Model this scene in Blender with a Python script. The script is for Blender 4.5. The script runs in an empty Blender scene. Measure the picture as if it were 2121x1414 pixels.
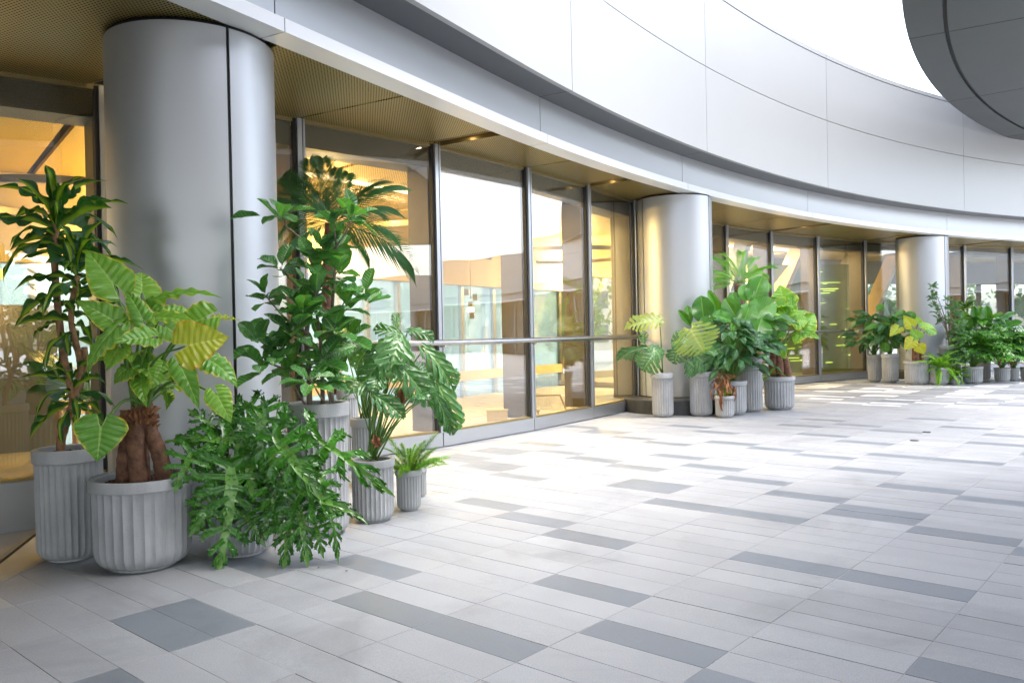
import bpy, math, random
from mathutils import Vector, Matrix
R = math.radians
sc = bpy.context.scene
col = sc.collection
random.seed(7)

# ------------------------------------------------------------------ camera
cam_d = bpy.data.cameras.new('camera')
cam = bpy.data.objects.new('camera', cam_d); col.objects.link(cam)
cam.location = (0, 0, 1.28)
cam.rotation_euler = (Matrix.Rotation(R(90 - .45), 3, 'X') @ Matrix.Rotation(R(-1.187), 3, 'Z')).to_euler()
cam_d.sensor_width = 36; cam_d.lens = 28.32; cam_d.clip_start = .05; cam_d.clip_end = 1500
sc.camera = cam
# ------------------------------------------------------------------ sky, sun, exposure
world = bpy.data.worlds.new('World'); sc.world = world; world.use_nodes = True
wn = world.node_tree; wn.nodes.clear()
SUN_EL, SUN_ROT = R(70), R(118)
sky = wn.nodes.new('ShaderNodeTexSky'); sky.sky_type = 'NISHITA'; sky.sun_disc = False
sky.sun_elevation = SUN_EL; sky.sun_rotation = SUN_ROT; sky.air_density = 1.0; sky.dust_density = 3.0
hsv = wn.nodes.new('ShaderNodeHueSaturation'); hsv.inputs['Saturation'].default_value = .55; hsv.inputs['Value'].default_value = 1.25
bg = wn.nodes.new('ShaderNodeBackground'); bg.inputs['Strength'].default_value = .15
wo = wn.nodes.new('ShaderNodeOutputWorld')
wn.links.new(sky.outputs[0], hsv.inputs['Color']); wn.links.new(hsv.outputs[0], bg.inputs[0]); wn.links.new(bg.outputs[0], wo.inputs[0])
sd = bpy.data.lights.new('sun', 'SUN'); sd.energy = .5; sd.angle = R(22); sd.color = (1, .985, .96)
sun = bpy.data.objects.new('sun', sd); col.objects.link(sun)
sun.rotation_euler = (R(90) - SUN_EL, 0, R(180) - SUN_ROT + R(0))
sc.view_settings.view_transform = 'Standard'; sc.view_settings.look = 'None'
sc.view_settings.gamma = 1; sc.view_settings.exposure = 2.45
try:
    sc.cycles.max_bounces = 10; sc.cycles.transparent_max_bounces = 16; sc.cycles.sample_clamp_indirect = 6
    sc.cycles.use_denoising = True
except Exception: pass

# ------------------------------------------------------------------ helpers
def prop(o, label=None, cat=None, group=None, kind=None):
    if label: o['label'] = label
    if cat: o['category'] = cat
    if group: o['group'] = group
    if kind: o['kind'] = kind
    return o
def empty(name, loc, label=None, cat=None, group=None, rz=0):
    o = bpy.data.objects.new(name, None); col.objects.link(o); o.location = loc; o.rotation_euler.z = rz
    o.empty_display_size = .1
    return prop(o, label, cat, group)
class MB:
    def __init__(s): s.v = []; s.f = []; s.uv = []
    def add(s, vs, fs, uvs=None):
        b = len(s.v); s.v += [tuple(p) for p in vs]; s.f += [tuple(i + b for i in f) for f in fs]
        s.uv += uvs if uvs else [(0., 0.)] * len(vs)
    def box(s, a, b):
        (x0, y0, z0), (x1, y1, z1) = a, b
        s.add([(x0,y0,z0),(x1,y0,z0),(x1,y1,z0),(x0,y1,z0),(x0,y0,z1),(x1,y0,z1),(x1,y1,z1),(x0,y1,z1)],
              [(0,3,2,1),(4,5,6,7),(0,1,5,4),(1,2,6,5),(2,3,7,6),(3,0,4,7)])
    def bar(s, p, q, w, h, up=(0, 0, 1)):
        p = Vector(p); q = Vector(q); d = (q - p).normalized(); u = Vector(up)
        if abs(d.dot(u)) > .98: u = Vector((1, 0, 0))
        r = d.cross(u).normalized(); u = r.cross(d).normalized()
        vs = [e + r * (sx * w / 2) + u * (sz * h / 2) for e in (p, q) for sx, sz in ((-1,-1),(1,-1),(1,1),(-1,1))]
        s.add(vs, [(0,1,2,3),(7,6,5,4),(0,4,5,1),(1,5,6,2),(2,6,7,3),(3,7,4,0)])
    def tube(s, pts, rad, n=8, cap=True):
        pts = [Vector(p) for p in pts]; k = len(pts)
        if not hasattr(rad, '__len__'): rad = [rad] * k
        ref = Vector((.3, .2, 1)).normalized(); vs = []; uv = []
        t0 = (pts[1] - pts[0]).normalized()
        if abs(t0.dot(ref)) > .9: ref = Vector((1, .1, .1)).normalized()
        for i in range(k):
            t = (pts[min(i + 1, k - 1)] - pts[max(i - 1, 0)]).normalized()
            a = t.cross(ref).normalized(); b = a.cross(t).normalized(); ref = b
            for j in range(n):
                an = 2 * math.pi * j / n
                vs.append(pts[i] + (a * math.cos(an) + b * math.sin(an)) * rad[i]); uv.append((j / n, i / k))
        fs = [(i * n + j, i * n + (j + 1) % n, (i + 1) * n + (j + 1) % n, (i + 1) * n + j) for i in range(k - 1) for j in range(n)]
        if cap: fs += [tuple(range(n))[::-1], tuple(range((k - 1) * n, k * n))]
        s.add(vs, fs, uv)
    def mesh(s, name, smooth=False):
        me = bpy.data.meshes.new(name); me.from_pydata(s.v, [], s.f)
        uvl = me.uv_layers.new(name='UVMap')
        for l in me.loops: uvl.data[l.index].uv = s.uv[l.vertex_index]
        if smooth: me.polygons.foreach_set('use_smooth', [True] * len(me.polygons))
        me.update(); return me
    def build(s, name, m, parent=None, smooth=False, loc=None):
        me = s.mesh(name, smooth); me.materials.append(m)
        return put(name, me, parent, loc)
def put(name, me, parent=None, loc=None):
    o = bpy.data.objects.new(name, me); col.objects.link(o)
    if parent: o.parent = parent
    if loc is not None: o.location = loc
    return o
def autosmooth(o, deg=35):
    me = o.data
    me.polygons.foreach_set('use_smooth', [True] * len(me.polygons))
    me.set_sharp_from_angle(angle=R(deg))
def bez(pts, n=10):
    "Catmull-Rom through pts"
    P = [Vector(p) for p in pts]; P = [P[0] * 2 - P[1]] + P + [P[-1] * 2 - P[-2]]; out = []
    for i in range(1, len(P) - 2):
        for j in range(n):
            t = j / n
            out.append(.5 * ((2 * P[i]) + (P[i+1] - P[i-1]) * t + (2*P[i-1] - 5*P[i] + 4*P[i+1] - P[i+2]) * t*t + (3*P[i] - P[i-1] - 3*P[i+1] + P[i+2]) * t**3))
    out.append(P[-2]); return out

# ------------------------------------------------------------------ materials
def mat(name, base, rough=.5, metal=0., spec=.5, noise=None, bump=None, coat=0.):
    m = bpy.data.materials.new(name); m.use_nodes = True; nt = m.node_tree
    b = nt.nodes['Principled BSDF']
    b.inputs['Base Color'].default_value = (*base, 1); b.inputs['Roughness'].default_value = rough
    b.inputs['Metallic'].default_value = metal; b.inputs['Specular IOR Level'].default_value = spec
    b.inputs['Coat Weight'].default_value = coat
    tc = nt.nodes.new('ShaderNodeTexCoord')
    if noise:
        sc_, amt = noise
        n = nt.nodes.new('ShaderNodeTexNoise'); n.inputs['Scale'].default_value = sc_; n.inputs['Detail'].default_value = 5
        mr = nt.nodes.new('ShaderNodeMapRange'); mr.inputs['To Min'].default_value = 1 - amt; mr.inputs['To Max'].default_value = 1 + amt
        mr.inputs['From Min'].default_value = .3; mr.inputs['From Max'].default_value = .7
        mx = nt.nodes.new('ShaderNodeVectorMath'); mx.operation = 'SCALE'; mx.inputs[0].default_value = base
        nt.links.new(tc.outputs['Object'], n.inputs['Vector']); nt.links.new(n.outputs['Fac'], mr.inputs['Value'])
        nt.links.new(mr.outputs[0], mx.inputs['Scale']); nt.links.new(mx.outputs[0], b.inputs['Base Color'])
    if bump:
        sc_, st = bump
        n = nt.nodes.new('ShaderNodeTexNoise'); n.inputs['Scale'].default_value = sc_; n.inputs['Detail'].default_value = 3
        bp = nt.nodes.new('ShaderNodeBump'); bp.inputs['Strength'].default_value = st; bp.inputs['Distance'].default_value = .01
        nt.links.new(tc.outputs['Object'], n.inputs['Vector']); nt.links.new(n.outputs['Fac'], bp.inputs['Height'])
        nt.links.new(bp.outputs[0], b.inputs['Normal'])
    return m
def N(nt, t, **kw):
    n = nt.nodes.new(t)
    for k, v in kw.items():
        if k in n.inputs: n.inputs[k].default_value = v
        else: setattr(n, k, v)
    return n
def M2(nt, op, a, b=None, c=None):
    n = nt.nodes.new('ShaderNodeMath'); n.operation = op
    for i, x in enumerate((a, b, c)):
        if x is None: continue
        if hasattr(x, 'node'): nt.links.new(x, n.inputs[i])
        else: n.inputs[i].default_value = x
    return n.outputs[0]
def mixc(nt, f, a, b):
    n = nt.nodes.new('ShaderNodeMix'); n.data_type = 'RGBA'
    for i, x in ((0, f), (6, a), (7, b)):
        if hasattr(x, 'node'): nt.links.new(x, n.inputs[i])
        else: n.inputs[i].default_value = x if i == 0 else (*x, 1)
    return n.outputs[2]

def tile_mat(name, base, speck, rough):
    m = mat(name, base, rough); nt = m.node_tree; b = nt.nodes['Principled BSDF']; L = nt.links
    geo = N(nt, 'ShaderNodeNewGeometry'); oi = N(nt, 'ShaderNodeObjectInfo'); tc = N(nt, 'ShaderNodeTexCoord')
    rnd = M2(nt, 'FRACT', M2(nt, 'ADD', geo.outputs['Random Per Island'], oi.outputs['Random']))
    n1 = N(nt, 'ShaderNodeTexNoise', Scale=190., Detail=3., Roughness=.7); n2 = N(nt, 'ShaderNodeTexNoise', Scale=3.1, Detail=4.); n3 = N(nt, 'ShaderNodeTexNoise', Scale=.45, Detail=3.)
    for n in (n1, n2, n3): L.new(geo.outputs['Position'], n.inputs['Vector'])
    f = M2(nt, 'ADD', M2(nt, 'MULTIPLY', M2(nt, 'SUBTRACT', n1.outputs['Fac'], .5), speck),
           M2(nt, 'ADD', M2(nt, 'MULTIPLY', M2(nt, 'SUBTRACT', n2.outputs['Fac'], .5), .28), M2(nt, 'MULTIPLY', M2(nt, 'SUBTRACT', rnd, .5), .12)))
    f = M2(nt, 'ADD', f, M2(nt, 'MULTIPLY', M2(nt, 'SUBTRACT', n3.outputs['Fac'], .5), .25))
    f = M2(nt, 'ADD', f, 1.)
    vm = nt.nodes.new('ShaderNodeVectorMath'); vm.operation = 'SCALE'; vm.inputs[0].default_value = base; L.new(f, vm.inputs['Scale'])
    # pale grout smears
    n4 = N(nt, 'ShaderNodeTexNoise', Scale=1.7, Detail=9., Roughness=.7, Distortion=.6); L.new(geo.outputs['Position'], n4.inputs['Vector'])
    mr = N(nt, 'ShaderNodeMapRange'); mr.inputs['From Min'].default_value = .64; mr.inputs['From Max'].default_value = .72; mr.inputs['To Max'].default_value = .18
    L.new(n4.outputs['Fac'], mr.inputs['Value'])
    n5 = N(nt, 'ShaderNodeTexNoise', Scale=.9, Detail=7., Roughness=.65, Distortion=1.2); L.new(geo.outputs['Position'], n5.inputs['Vector'])
    m5 = N(nt, 'ShaderNodeMapRange'); m5.inputs['From Min'].default_value = .52; m5.inputs['From Max'].default_value = .7; m5.inputs['To Max'].default_value = .55
    L.new(n5.outputs['Fac'], m5.inputs['Value'])
    c5 = mixc(nt, m5.outputs[0], vm.outputs[0], tuple(q * .62 for q in base))
    L.new(mixc(nt, mr.outputs[0], c5, (.5, .49, .47)), b.inputs['Base Color'])
    bp = N(nt, 'ShaderNodeBump', Strength=.25, Distance=.004); L.new(n1.outputs['Fac'], bp.inputs['Height']); L.new(bp.outputs[0], b.inputs['Normal'])
    r = M2(nt, 'ADD', M2(nt, 'MULTIPLY', n2.outputs['Fac'], .25), rough - .12); L.new(r, b.inputs['Roughness'])
    return m
def grout_mat():
    m = mat('grout', (.1, .09, .08), .9); nt = m.node_tree; b = nt.nodes['Principled BSDF']
    geo = N(nt, 'ShaderNodeNewGeometry'); n = N(nt, 'ShaderNodeTexNoise', Scale=2.3, Detail=9., Roughness=.8)
    nt.links.new(geo.outputs['Position'], n.inputs['Vector'])
    r = N(nt, 'ShaderNodeValToRGB'); e = r.color_ramp.elements
    e[0].position = .36; e[0].color = (.12, .07, .06, 1); e[1].position = .72; e[1].color = (.75, .7, .6, 1); q = e.new(.43); q.color = (.36, .35, .34, 1); q = e.new(.60); q.color = (.40, .39, .37, 1)
    nt.links.new(n.outputs['Fac'], r.inputs[0]); nt.links.new(r.outputs[0], b.inputs['Base Color']); return m
def perf_mat(name='perforated_bronze', ca=(.31, .24, .085), cb=(.25, .2, .07)):
    m = mat(name, (.45, .38, .22), .42, .75); nt = m.node_tree; b = nt.nodes['Principled BSDF']
    geo = N(nt, 'ShaderNodeNewGeometry'); mp = N(nt, 'ShaderNodeMapping'); mp.inputs['Rotation'].default_value = (0, 0, R(-38)); mp.inputs['Scale'].default_value = (37, 34, 1)
    nt.links.new(geo.outputs['Position'], mp.inputs['Vector'])
    sx = N(nt, 'ShaderNodeSeparateXYZ'); nt.links.new(mp.outputs[0], sx.inputs[0])
    row = M2(nt, 'FLOOR', sx.outputs[1]); sh = M2(nt, 'MULTIPLY', M2(nt, 'MODULO', row, 2.), .5)
    fx = M2(nt, 'SUBTRACT', M2(nt, 'FRACT', M2(nt, 'ADD', sx.outputs[0], sh)), .5); fy = M2(nt, 'SUBTRACT', M2(nt, 'FRACT', sx.outputs[1]), .5)
    d = M2(nt, 'SQRT', M2(nt, 'ADD', M2(nt, 'MULTIPLY', fx, fx), M2(nt, 'MULTIPLY', fy, fy)))
    hole = M2(nt, 'LESS_THAN', d, .25)
    n = N(nt, 'ShaderNodeTexNoise', Scale=.9, Detail=2.); nt.links.new(geo.outputs['Position'], n.inputs['Vector'])
    c = mixc(nt, n.outputs['Fac'], ca, cb)
    nt.links.new(mixc(nt, hole, c, (.02, .016, .01)), b.inputs['Base Color'])
    nt.links.new(M2(nt, 'MULTIPLY', M2(nt, 'SUBTRACT', 1., hole), .5), b.inputs['Metallic']); nt.links.new(M2(nt, 'MULTIPLY', M2(nt, 'SUBTRACT', 1., hole), .4), b.inputs['Specular IOR Level']); return m
def metal_panel(name, base, rough, metal, wob=.03):
    m = mat(name, base, rough, metal); nt = m.node_tree; b = nt.nodes['Principled BSDF']
    geo = N(nt, 'ShaderNodeNewGeometry'); n = N(nt, 'ShaderNodeTexNoise', Scale=.8, Detail=6., Roughness=.6); nt.links.new(geo.outputs['Position'], n.inputs['Vector'])
    oi = N(nt, 'ShaderNodeObjectInfo')
    f = M2(nt, 'ADD', M2(nt, 'MULTIPLY', M2(nt, 'SUBTRACT', n.outputs['Fac'], .5), wob * 3), M2(nt, 'ADD', M2(nt, 'MULTIPLY', oi.outputs['Random'], wob), 1 - wob / 2))
    vm = nt.nodes.new('ShaderNodeVectorMath'); vm.operation = 'SCALE'; vm.inputs[0].default_value = base; nt.links.new(f, vm.inputs['Scale']); nt.links.new(vm.outputs[0], b.inputs['Base Color'])
    n2 = N(nt, 'ShaderNodeTexNoise', Scale=900., Detail=1.); nt.links.new(geo.outputs['Position'], n2.inputs['Vector'])
    nt.links.new(M2(nt, 'ADD', M2(nt, 'MULTIPLY', n2.outputs['Fac'], .06), M2(nt, 'ADD', M2(nt, 'MULTIPLY', n.outputs['Fac'], .08), rough - .07)), b.inputs['Roughness'])
    bp = N(nt, 'ShaderNodeBump', Strength=.12, Distance=.02); n3 = N(nt, 'ShaderNodeTexNoise', Scale=1.6, Detail=1.); nt.links.new(geo.outputs['Position'], n3.inputs['Vector'])
    nt.links.new(n3.outputs['Fac'], bp.inputs['Height']); nt.links.new(bp.outputs[0], b.inputs['Normal'])
    return m
def glass_mat(name, tint, refl, wav=.012, film=0.):
    m = bpy.data.materials.new(name); m.use_nodes = True; nt = m.node_tree; nt.nodes.clear()
    out = nt.nodes.new('ShaderNodeOutputMaterial'); tr = N(nt, 'ShaderNodeBsdfTransparent'); tr.inputs[0].default_value = (*tint, 1)
    gl = N(nt, 'ShaderNodeBsdfGlossy', Roughness=.0); gl.inputs[0].default_value = (.95, .97, 1, 1)
    lw = N(nt, 'ShaderNodeLayerWeight', Blend=.5)
    fac = M2(nt, 'ADD', M2(nt, 'MULTIPLY', M2(nt, 'POWER', lw.outputs['Facing'], 4.), 1 - refl), refl)
    geo = N(nt, 'ShaderNodeNewGeometry'); n = N(nt, 'ShaderNodeTexNoise', Scale=.9, Detail=1.); nt.links.new(geo.outputs['Position'], n.inputs['Vector'])
    bp = N(nt, 'ShaderNodeBump', Strength=.35, Distance=wav); nt.links.new(n.outputs['Fac'], bp.inputs['Height']); nt.links.new(bp.outputs[0], gl.inputs['Normal'])
    mx = nt.nodes.new('ShaderNodeMixShader'); nt.links.new(fac, mx.inputs[0]); nt.links.new(tr.outputs[0], mx.inputs[1]); nt.links.new(gl.outputs[0], mx.inputs[2])
    last = mx.outputs[0]
    if film:
        df = N(nt, 'ShaderNodeBsdfTranslucent'); df.inputs[0].default_value = (.8, .85, .82, 1)
        m3 = nt.nodes.new('ShaderNodeMixShader'); m3.inputs[0].default_value = film; nt.links.new(last, m3.inputs[1]); nt.links.new(df.outputs[0], m3.inputs[2]); last = m3.outputs[0]
    nt.links.new(last, out.inputs[0]); return m
def emit(name, c, s):
    m = bpy.data.materials.new(name); m.use_nodes = True; nt = m.node_tree; nt.nodes.clear()
    e = N(nt, 'ShaderNodeEmission', Strength=s); e.inputs[0].default_value = (*c, 1); o = nt.nodes.new('ShaderNodeOutputMaterial'); nt.links.new(e.outputs[0], o.inputs[0]); return m
def leaf_mat(name, dark, light, vein, rough=.38, edge=None, stripe=None, trans=.35, nv=9, sweep=.55):
    "UV: x = -1..1 across (0 = midrib), y = 0..1 along"
    m = mat(name, dark, rough); nt = m.node_tree; b = nt.nodes['Principled BSDF']; L = nt.links
    uv = N(nt, 'ShaderNodeUVMap'); s = N(nt, 'ShaderNodeSeparateXYZ'); L.new(uv.outputs[0], s.inputs[0])
    ax = M2(nt, 'ABSOLUTE', s.outputs[0]); y = s.outputs[1]
    oi = N(nt, 'ShaderNodeObjectInfo'); tc = N(nt, 'ShaderNodeTexCoord')
    n = N(nt, 'ShaderNodeTexNoise', Scale=7., Detail=3.); L.new(tc.outputs['Object'], n.inputs['Vector'])
    mrr = N(nt, 'ShaderNodeMapRange'); L.new(M2(nt, 'ADD', M2(nt, 'MULTIPLY', oi.outputs['Random'], .75), M2(nt, 'MULTIPLY', n.outputs['Fac'], .4)), mrr.inputs['Value'])
    c = mixc(nt, mrr.outputs[0], dark, light)
    if stripe:
        f = N(nt, 'ShaderNodeMapRange'); f.inputs['From Min'].default_value = .62; f.inputs['From Max'].default_value = .3; L.new(M2(nt, 'ADD', ax, M2(nt, 'MULTIPLY', n.outputs['Fac'], .25)), f.inputs['Value'])
        c = mixc(nt, f.outputs[0], c, stripe)
    # lateral veins
    ph = M2(nt, 'FRACT', M2(nt, 'MULTIPLY', M2(nt, 'SUBTRACT', y, M2(nt, 'MULTIPLY', ax, sweep * .25)), float(nv)))
    lv = M2(nt, 'ABSOLUTE', M2(nt, 'SUBTRACT', ph, .5))
    v1 = N(nt, 'ShaderNodeMapRange'); v1.inputs['From Min'].default_value = .07; v1.inputs['From Max'].default_value = .0; L.new(lv, v1.inputs['Value'])
    v2 = N(nt, 'ShaderNodeMapRange'); v2.inputs['From Min'].default_value = .07; v2.inputs['From Max'].default_value = .03; L.new(ax, v2.inputs['Value'])
    vv = M2(nt, 'MAXIMUM', M2(nt, 'MULTIPLY', v1.outputs[0], .55), v2.outputs[0])
    if vein: c = mixc(nt, M2(nt, 'MULTIPLY', vv, .8), c, vein)
    if edge:
        e = N(nt, 'ShaderNodeMapRange'); e.inputs['From Min'].default_value = .86; e.inputs['From Max'].default_value = 1.0
        L.new(M2(nt, 'ADD', ax, M2(nt, 'MULTIPLY', M2(nt, 'SUBTRACT', n.outputs['Fac'], .5), .5)), e.inputs['Value']); c = mixc(nt, e.outputs[0], c, edge)
    n9 = N(nt, 'ShaderNodeTexNoise', Scale=3.3, Detail=6., Roughness=.65); L.new(tc.outputs['Object'], n9.inputs['Vector'])
    vadd = nt.nodes.new('ShaderNodeVectorMath'); vadd.operation = 'ADD'; L.new(tc.outputs['Object'], vadd.inputs[0]); cmb = N(nt, 'ShaderNodeCombineXYZ'); L.new(M2(nt, 'MULTIPLY', oi.outputs['Random'], 40.), cmb.inputs[0]); L.new(cmb.outputs[0], vadd.inputs[1]); L.new(vadd.outputs[0], n9.inputs['Vector'])
    sp = N(nt, 'ShaderNodeMapRange'); sp.inputs['From Min'].default_value = .66; sp.inputs['From Max'].default_value = .74; sp.inputs['To Max'].default_value = .75; L.new(n9.outputs['Fac'], sp.inputs['Value'])
    c = mixc(nt, sp.outputs[0], c, (.2, .15, .04))
    tipf = N(nt, 'ShaderNodeMapRange'); tipf.inputs['From Min'].default_value = .93; tipf.inputs['From Max'].default_value = 1.; tipf.inputs['To Max'].default_value = .7; L.new(M2(nt, 'ADD', y, M2(nt, 'MULTIPLY', M2(nt, 'SUBTRACT', oi.outputs['Random'], .8), .15)), tipf.inputs['Value'])
    c = mixc(nt, tipf.outputs[0], c, (.22, .14, .05))
    L.new(c, b.inputs['Base Color'])
    rg2 = M2(nt, 'ADD', M2(nt, 'MULTIPLY', n.outputs['Fac'], .3), rough - .1); L.new(rg2, b.inputs['Roughness'])
    hgt = M2(nt, 'ADD', M2(nt, 'MULTIPLY', M2(nt, 'ABSOLUTE', M2(nt, 'SUBTRACT', ph, .5)), 1.6 if vein else 0.), M2(nt, 'MULTIPLY', n9.outputs['Fac'], .5))
    bp = N(nt, 'ShaderNodeBump', Strength=.55, Distance=.012); L.new(hgt, bp.inputs['Height']); L.new(bp.outputs[0], b.inputs['Normal'])
    b.inputs['Specular IOR Level'].default_value = .55
    tl = N(nt, 'ShaderNodeBsdfTranslucent'); vm = nt.nodes.new('ShaderNodeVectorMath'); vm.operation = 'MULTIPLY'; L.new(c, vm.inputs[0]); vm.inputs[1].default_value = (1.5, 1.6, .5); L.new(vm.outputs[0], tl.inputs[0])
    mx = nt.nodes.new('ShaderNodeMixShader'); mx.inputs[0].default_value = trans; o = nt.nodes['Material Output']
    L.new(b.outputs[0], mx.inputs[1]); L.new(tl.outputs[0], mx.inputs[2]); L.new(mx.outputs[0], o.inputs[0]); return m

TILE = tile_mat('grey_granite', (.285, .297, .314), .95, .62)
TILED = tile_mat('dark_granite', (.165, .185, .21), .6, .5)
TILEP = tile_mat('pale_granite', (.62, .63, .64), .3, .55)
GROUT = grout_mat()
STONE = mat('travertine', (.3, .285, .26), .6, noise=(3, .12), bump=(60, .2))
DSTONE = mat('black_stone', (.045, .045, .045), .45, noise=(9, .25), bump=(120, .15))
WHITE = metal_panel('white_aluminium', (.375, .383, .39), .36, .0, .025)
WHITE2 = metal_panel('trim_white', (.78, .79, .81), .36, .0, .015)
SILVER = metal_panel('silver_aluminium', (.44, .455, .475), .36, .45, .02)
COLM = metal_panel('grey_column_metal', (.46, .475, .495), .42, .66, .02)
DARKM = mat('dark_joint', (.012, .012, .014), .6)
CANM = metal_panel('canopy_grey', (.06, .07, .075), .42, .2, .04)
PERF = perf_mat(); PERFI = perf_mat('perforated_bronze_lit', (.72, .52, .16), (.66, .48, .16))  # PERFI: brighter copy of the soffit metal, hall light put into the colour
BRONZE = mat('bronze_trim', (.30, .23, .1), .38, .7)
STRIP = metal_panel('soffit_strip', (.42, .40, .36), .3, .75, .02)
USIDE = metal_panel('shaded_underside_aluminium', (.09, .1, .11), .36, .4, .02)  # silver panel metal darkened, underside shade put into the colour
FRAME = metal_panel('frame_metal', (.42, .44, .47), .32, .7, .02)
FIN = mat('brown_fin', (.085, .066, .045), .45, .2, noise=(3, .1))
STEEL = mat('brushed_steel', (.42, .42, .42), .32, 1., noise=(12, .1))
GLASS = glass_mat('facade_glass', (.93, .95, .93), .125)
GLASSB = glass_mat('rear_glass', (.8, .9, .86), .1, film=.35)
FLOORI = mat('interior_stone', (.36, .32, .25), .25, noise=(2, .12))
CREAM = mat('cream_plaster', (.6, .46, .23), .7, noise=(1.5, .05))
GOLDW = mat('gold_ceiling', (.58, .44, .16), .5, .3, noise=(1, .08))
WOOD = mat('honey_wood', (.45, .26, .08), .5, noise=(14, .25))
GREYI = mat('grey_interior', (.2, .2, .18), .5, noise=(1, .1))
CONC = mat('pale_concrete', (.42, .42, .42), .8, noise=(.6, .15))
POT = mat('pot_concrete', (.37, .38, .395), .72, noise=(5, .12), bump=(140, .35))
_nt = POT.node_tree; _b = _nt.nodes['Principled BSDF']; _tc = N(_nt, 'ShaderNodeTexCoord'); _oi = N(_nt, 'ShaderNodeObjectInfo')
_mp = N(_nt, 'ShaderNodeMapping'); _mp.inputs['Scale'].default_value = (9, 9, 1.3); _nt.links.new(_tc.outputs['Object'], _mp.inputs['Vector'])
_va = _nt.nodes.new('ShaderNodeVectorMath'); _va.operation = 'ADD'; _cb = N(_nt, 'ShaderNodeCombineXYZ'); _nt.links.new(M2(_nt, 'MULTIPLY', _oi.outputs['Random'], 50.), _cb.inputs[0]); _nt.links.new(_mp.outputs[0], _va.inputs[0]); _nt.links.new(_cb.outputs[0], _va.inputs[1])
_n = N(_nt, 'ShaderNodeTexNoise', Scale=1., Detail=6., Roughness=.6); _nt.links.new(_va.outputs[0], _n.inputs['Vector'])
_mr = N(_nt, 'ShaderNodeMapRange'); _mr.inputs['From Min'].default_value = .48; _mr.inputs['From Max'].default_value = .72; _mr.inputs['To Max'].default_value = .45; _nt.links.new(_n.outputs['Fac'], _mr.inputs['Value'])
_src = _b.inputs['Base Color'].links[0].from_socket; _nt.links.new(mixc(_nt, _mr.outputs[0], _src, (.2, .2, .2)), _b.inputs['Base Color'])
SOIL = mat('pebble_soil', (.09, .035, .02), .9, noise=(60, .6), bump=(90, 1.))
BARK = mat('brown_bark', (.15, .07, .04), .8, noise=(22, .5), bump=(35, 1.))
CANE = mat('tan_cane', (.28, .15, .07), .75, noise=(25, .35), bump=(40, .8))
TWIG = mat('grey_twig', (.2, .16, .12), .8, noise=(20, .3))
STALK = mat('green_stalk', (.09, .2, .03), .4, noise=(12, .25))
DRY = mat('dry_leaf', (.22, .09, .035), .7, noise=(20, .4))
LALO = leaf_mat('alocasia_leaf', (.07, .26, .03), (.26, .5, .06), (.4, .6, .16), .28, edge=(.6, .52, .05), nv=9, trans=.25)
LYEL = leaf_mat('yellowing_leaf', (.26, .38, .03), (.5, .5, .04), (.6, .6, .12), .35, edge=(.6, .32, .03), nv=10)
LPHI = leaf_mat('philodendron_leaf', (.01, .065, .01), (.07, .27, .02), (.14, .3, .06), .2, trans=.15, nv=7)
LMON = leaf_mat('monstera_leaf', (.03, .12, .035), (.1, .25, .08), (.25, .4, .16), .24, trans=.22, nv=8)
LMOY = leaf_mat('pale_monstera_leaf', (.25, .36, .09), (.36, .45, .14), (.5, .55, .25), .3, nv=8)
LFIC = leaf_mat('ficus_leaf', (.02, .1, .035), (.12, .36, .08), (.32, .45, .2), .26, trans=.28, nv=9)
LDRA = leaf_mat('dracaena_leaf', (.015, .07, .012), (.03, .12, .02), None, .25, stripe=(.28, .42, .03), trans=.3)
LPAD = leaf_mat('paddle_leaf', (.02, .11, .015), (.09, .3, .025), (.2, .4, .07), .26, trans=.2, nv=22, sweep=.3)
LLIL = leaf_mat('lily_leaf', (.015, .075, .02), (.04, .17, .04), (.1, .25, .06), .26, trans=.2, nv=12)
LPAL = leaf_mat('palm_leaf', (.02, .09, .025), (.05, .18, .045), None, .35, trans=.03)
LPAB = leaf_mat('bright_palm_leaf', (.09, .28, .03), (.2, .42, .07), None, .35, trans=.35)
LFER = leaf_mat('fern_leaf', (.1, .27, .02), (.24, .45, .05), None, .45, trans=.35)
LSHR = leaf_mat('shrub_leaf', (.03, .12, .04), (.12, .28, .1), (.25, .38, .2), .3, nv=8)
LTRE = leaf_mat('tree_leaf', (.03, .09, .02), (.1, .2, .04), None, .5)
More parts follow.
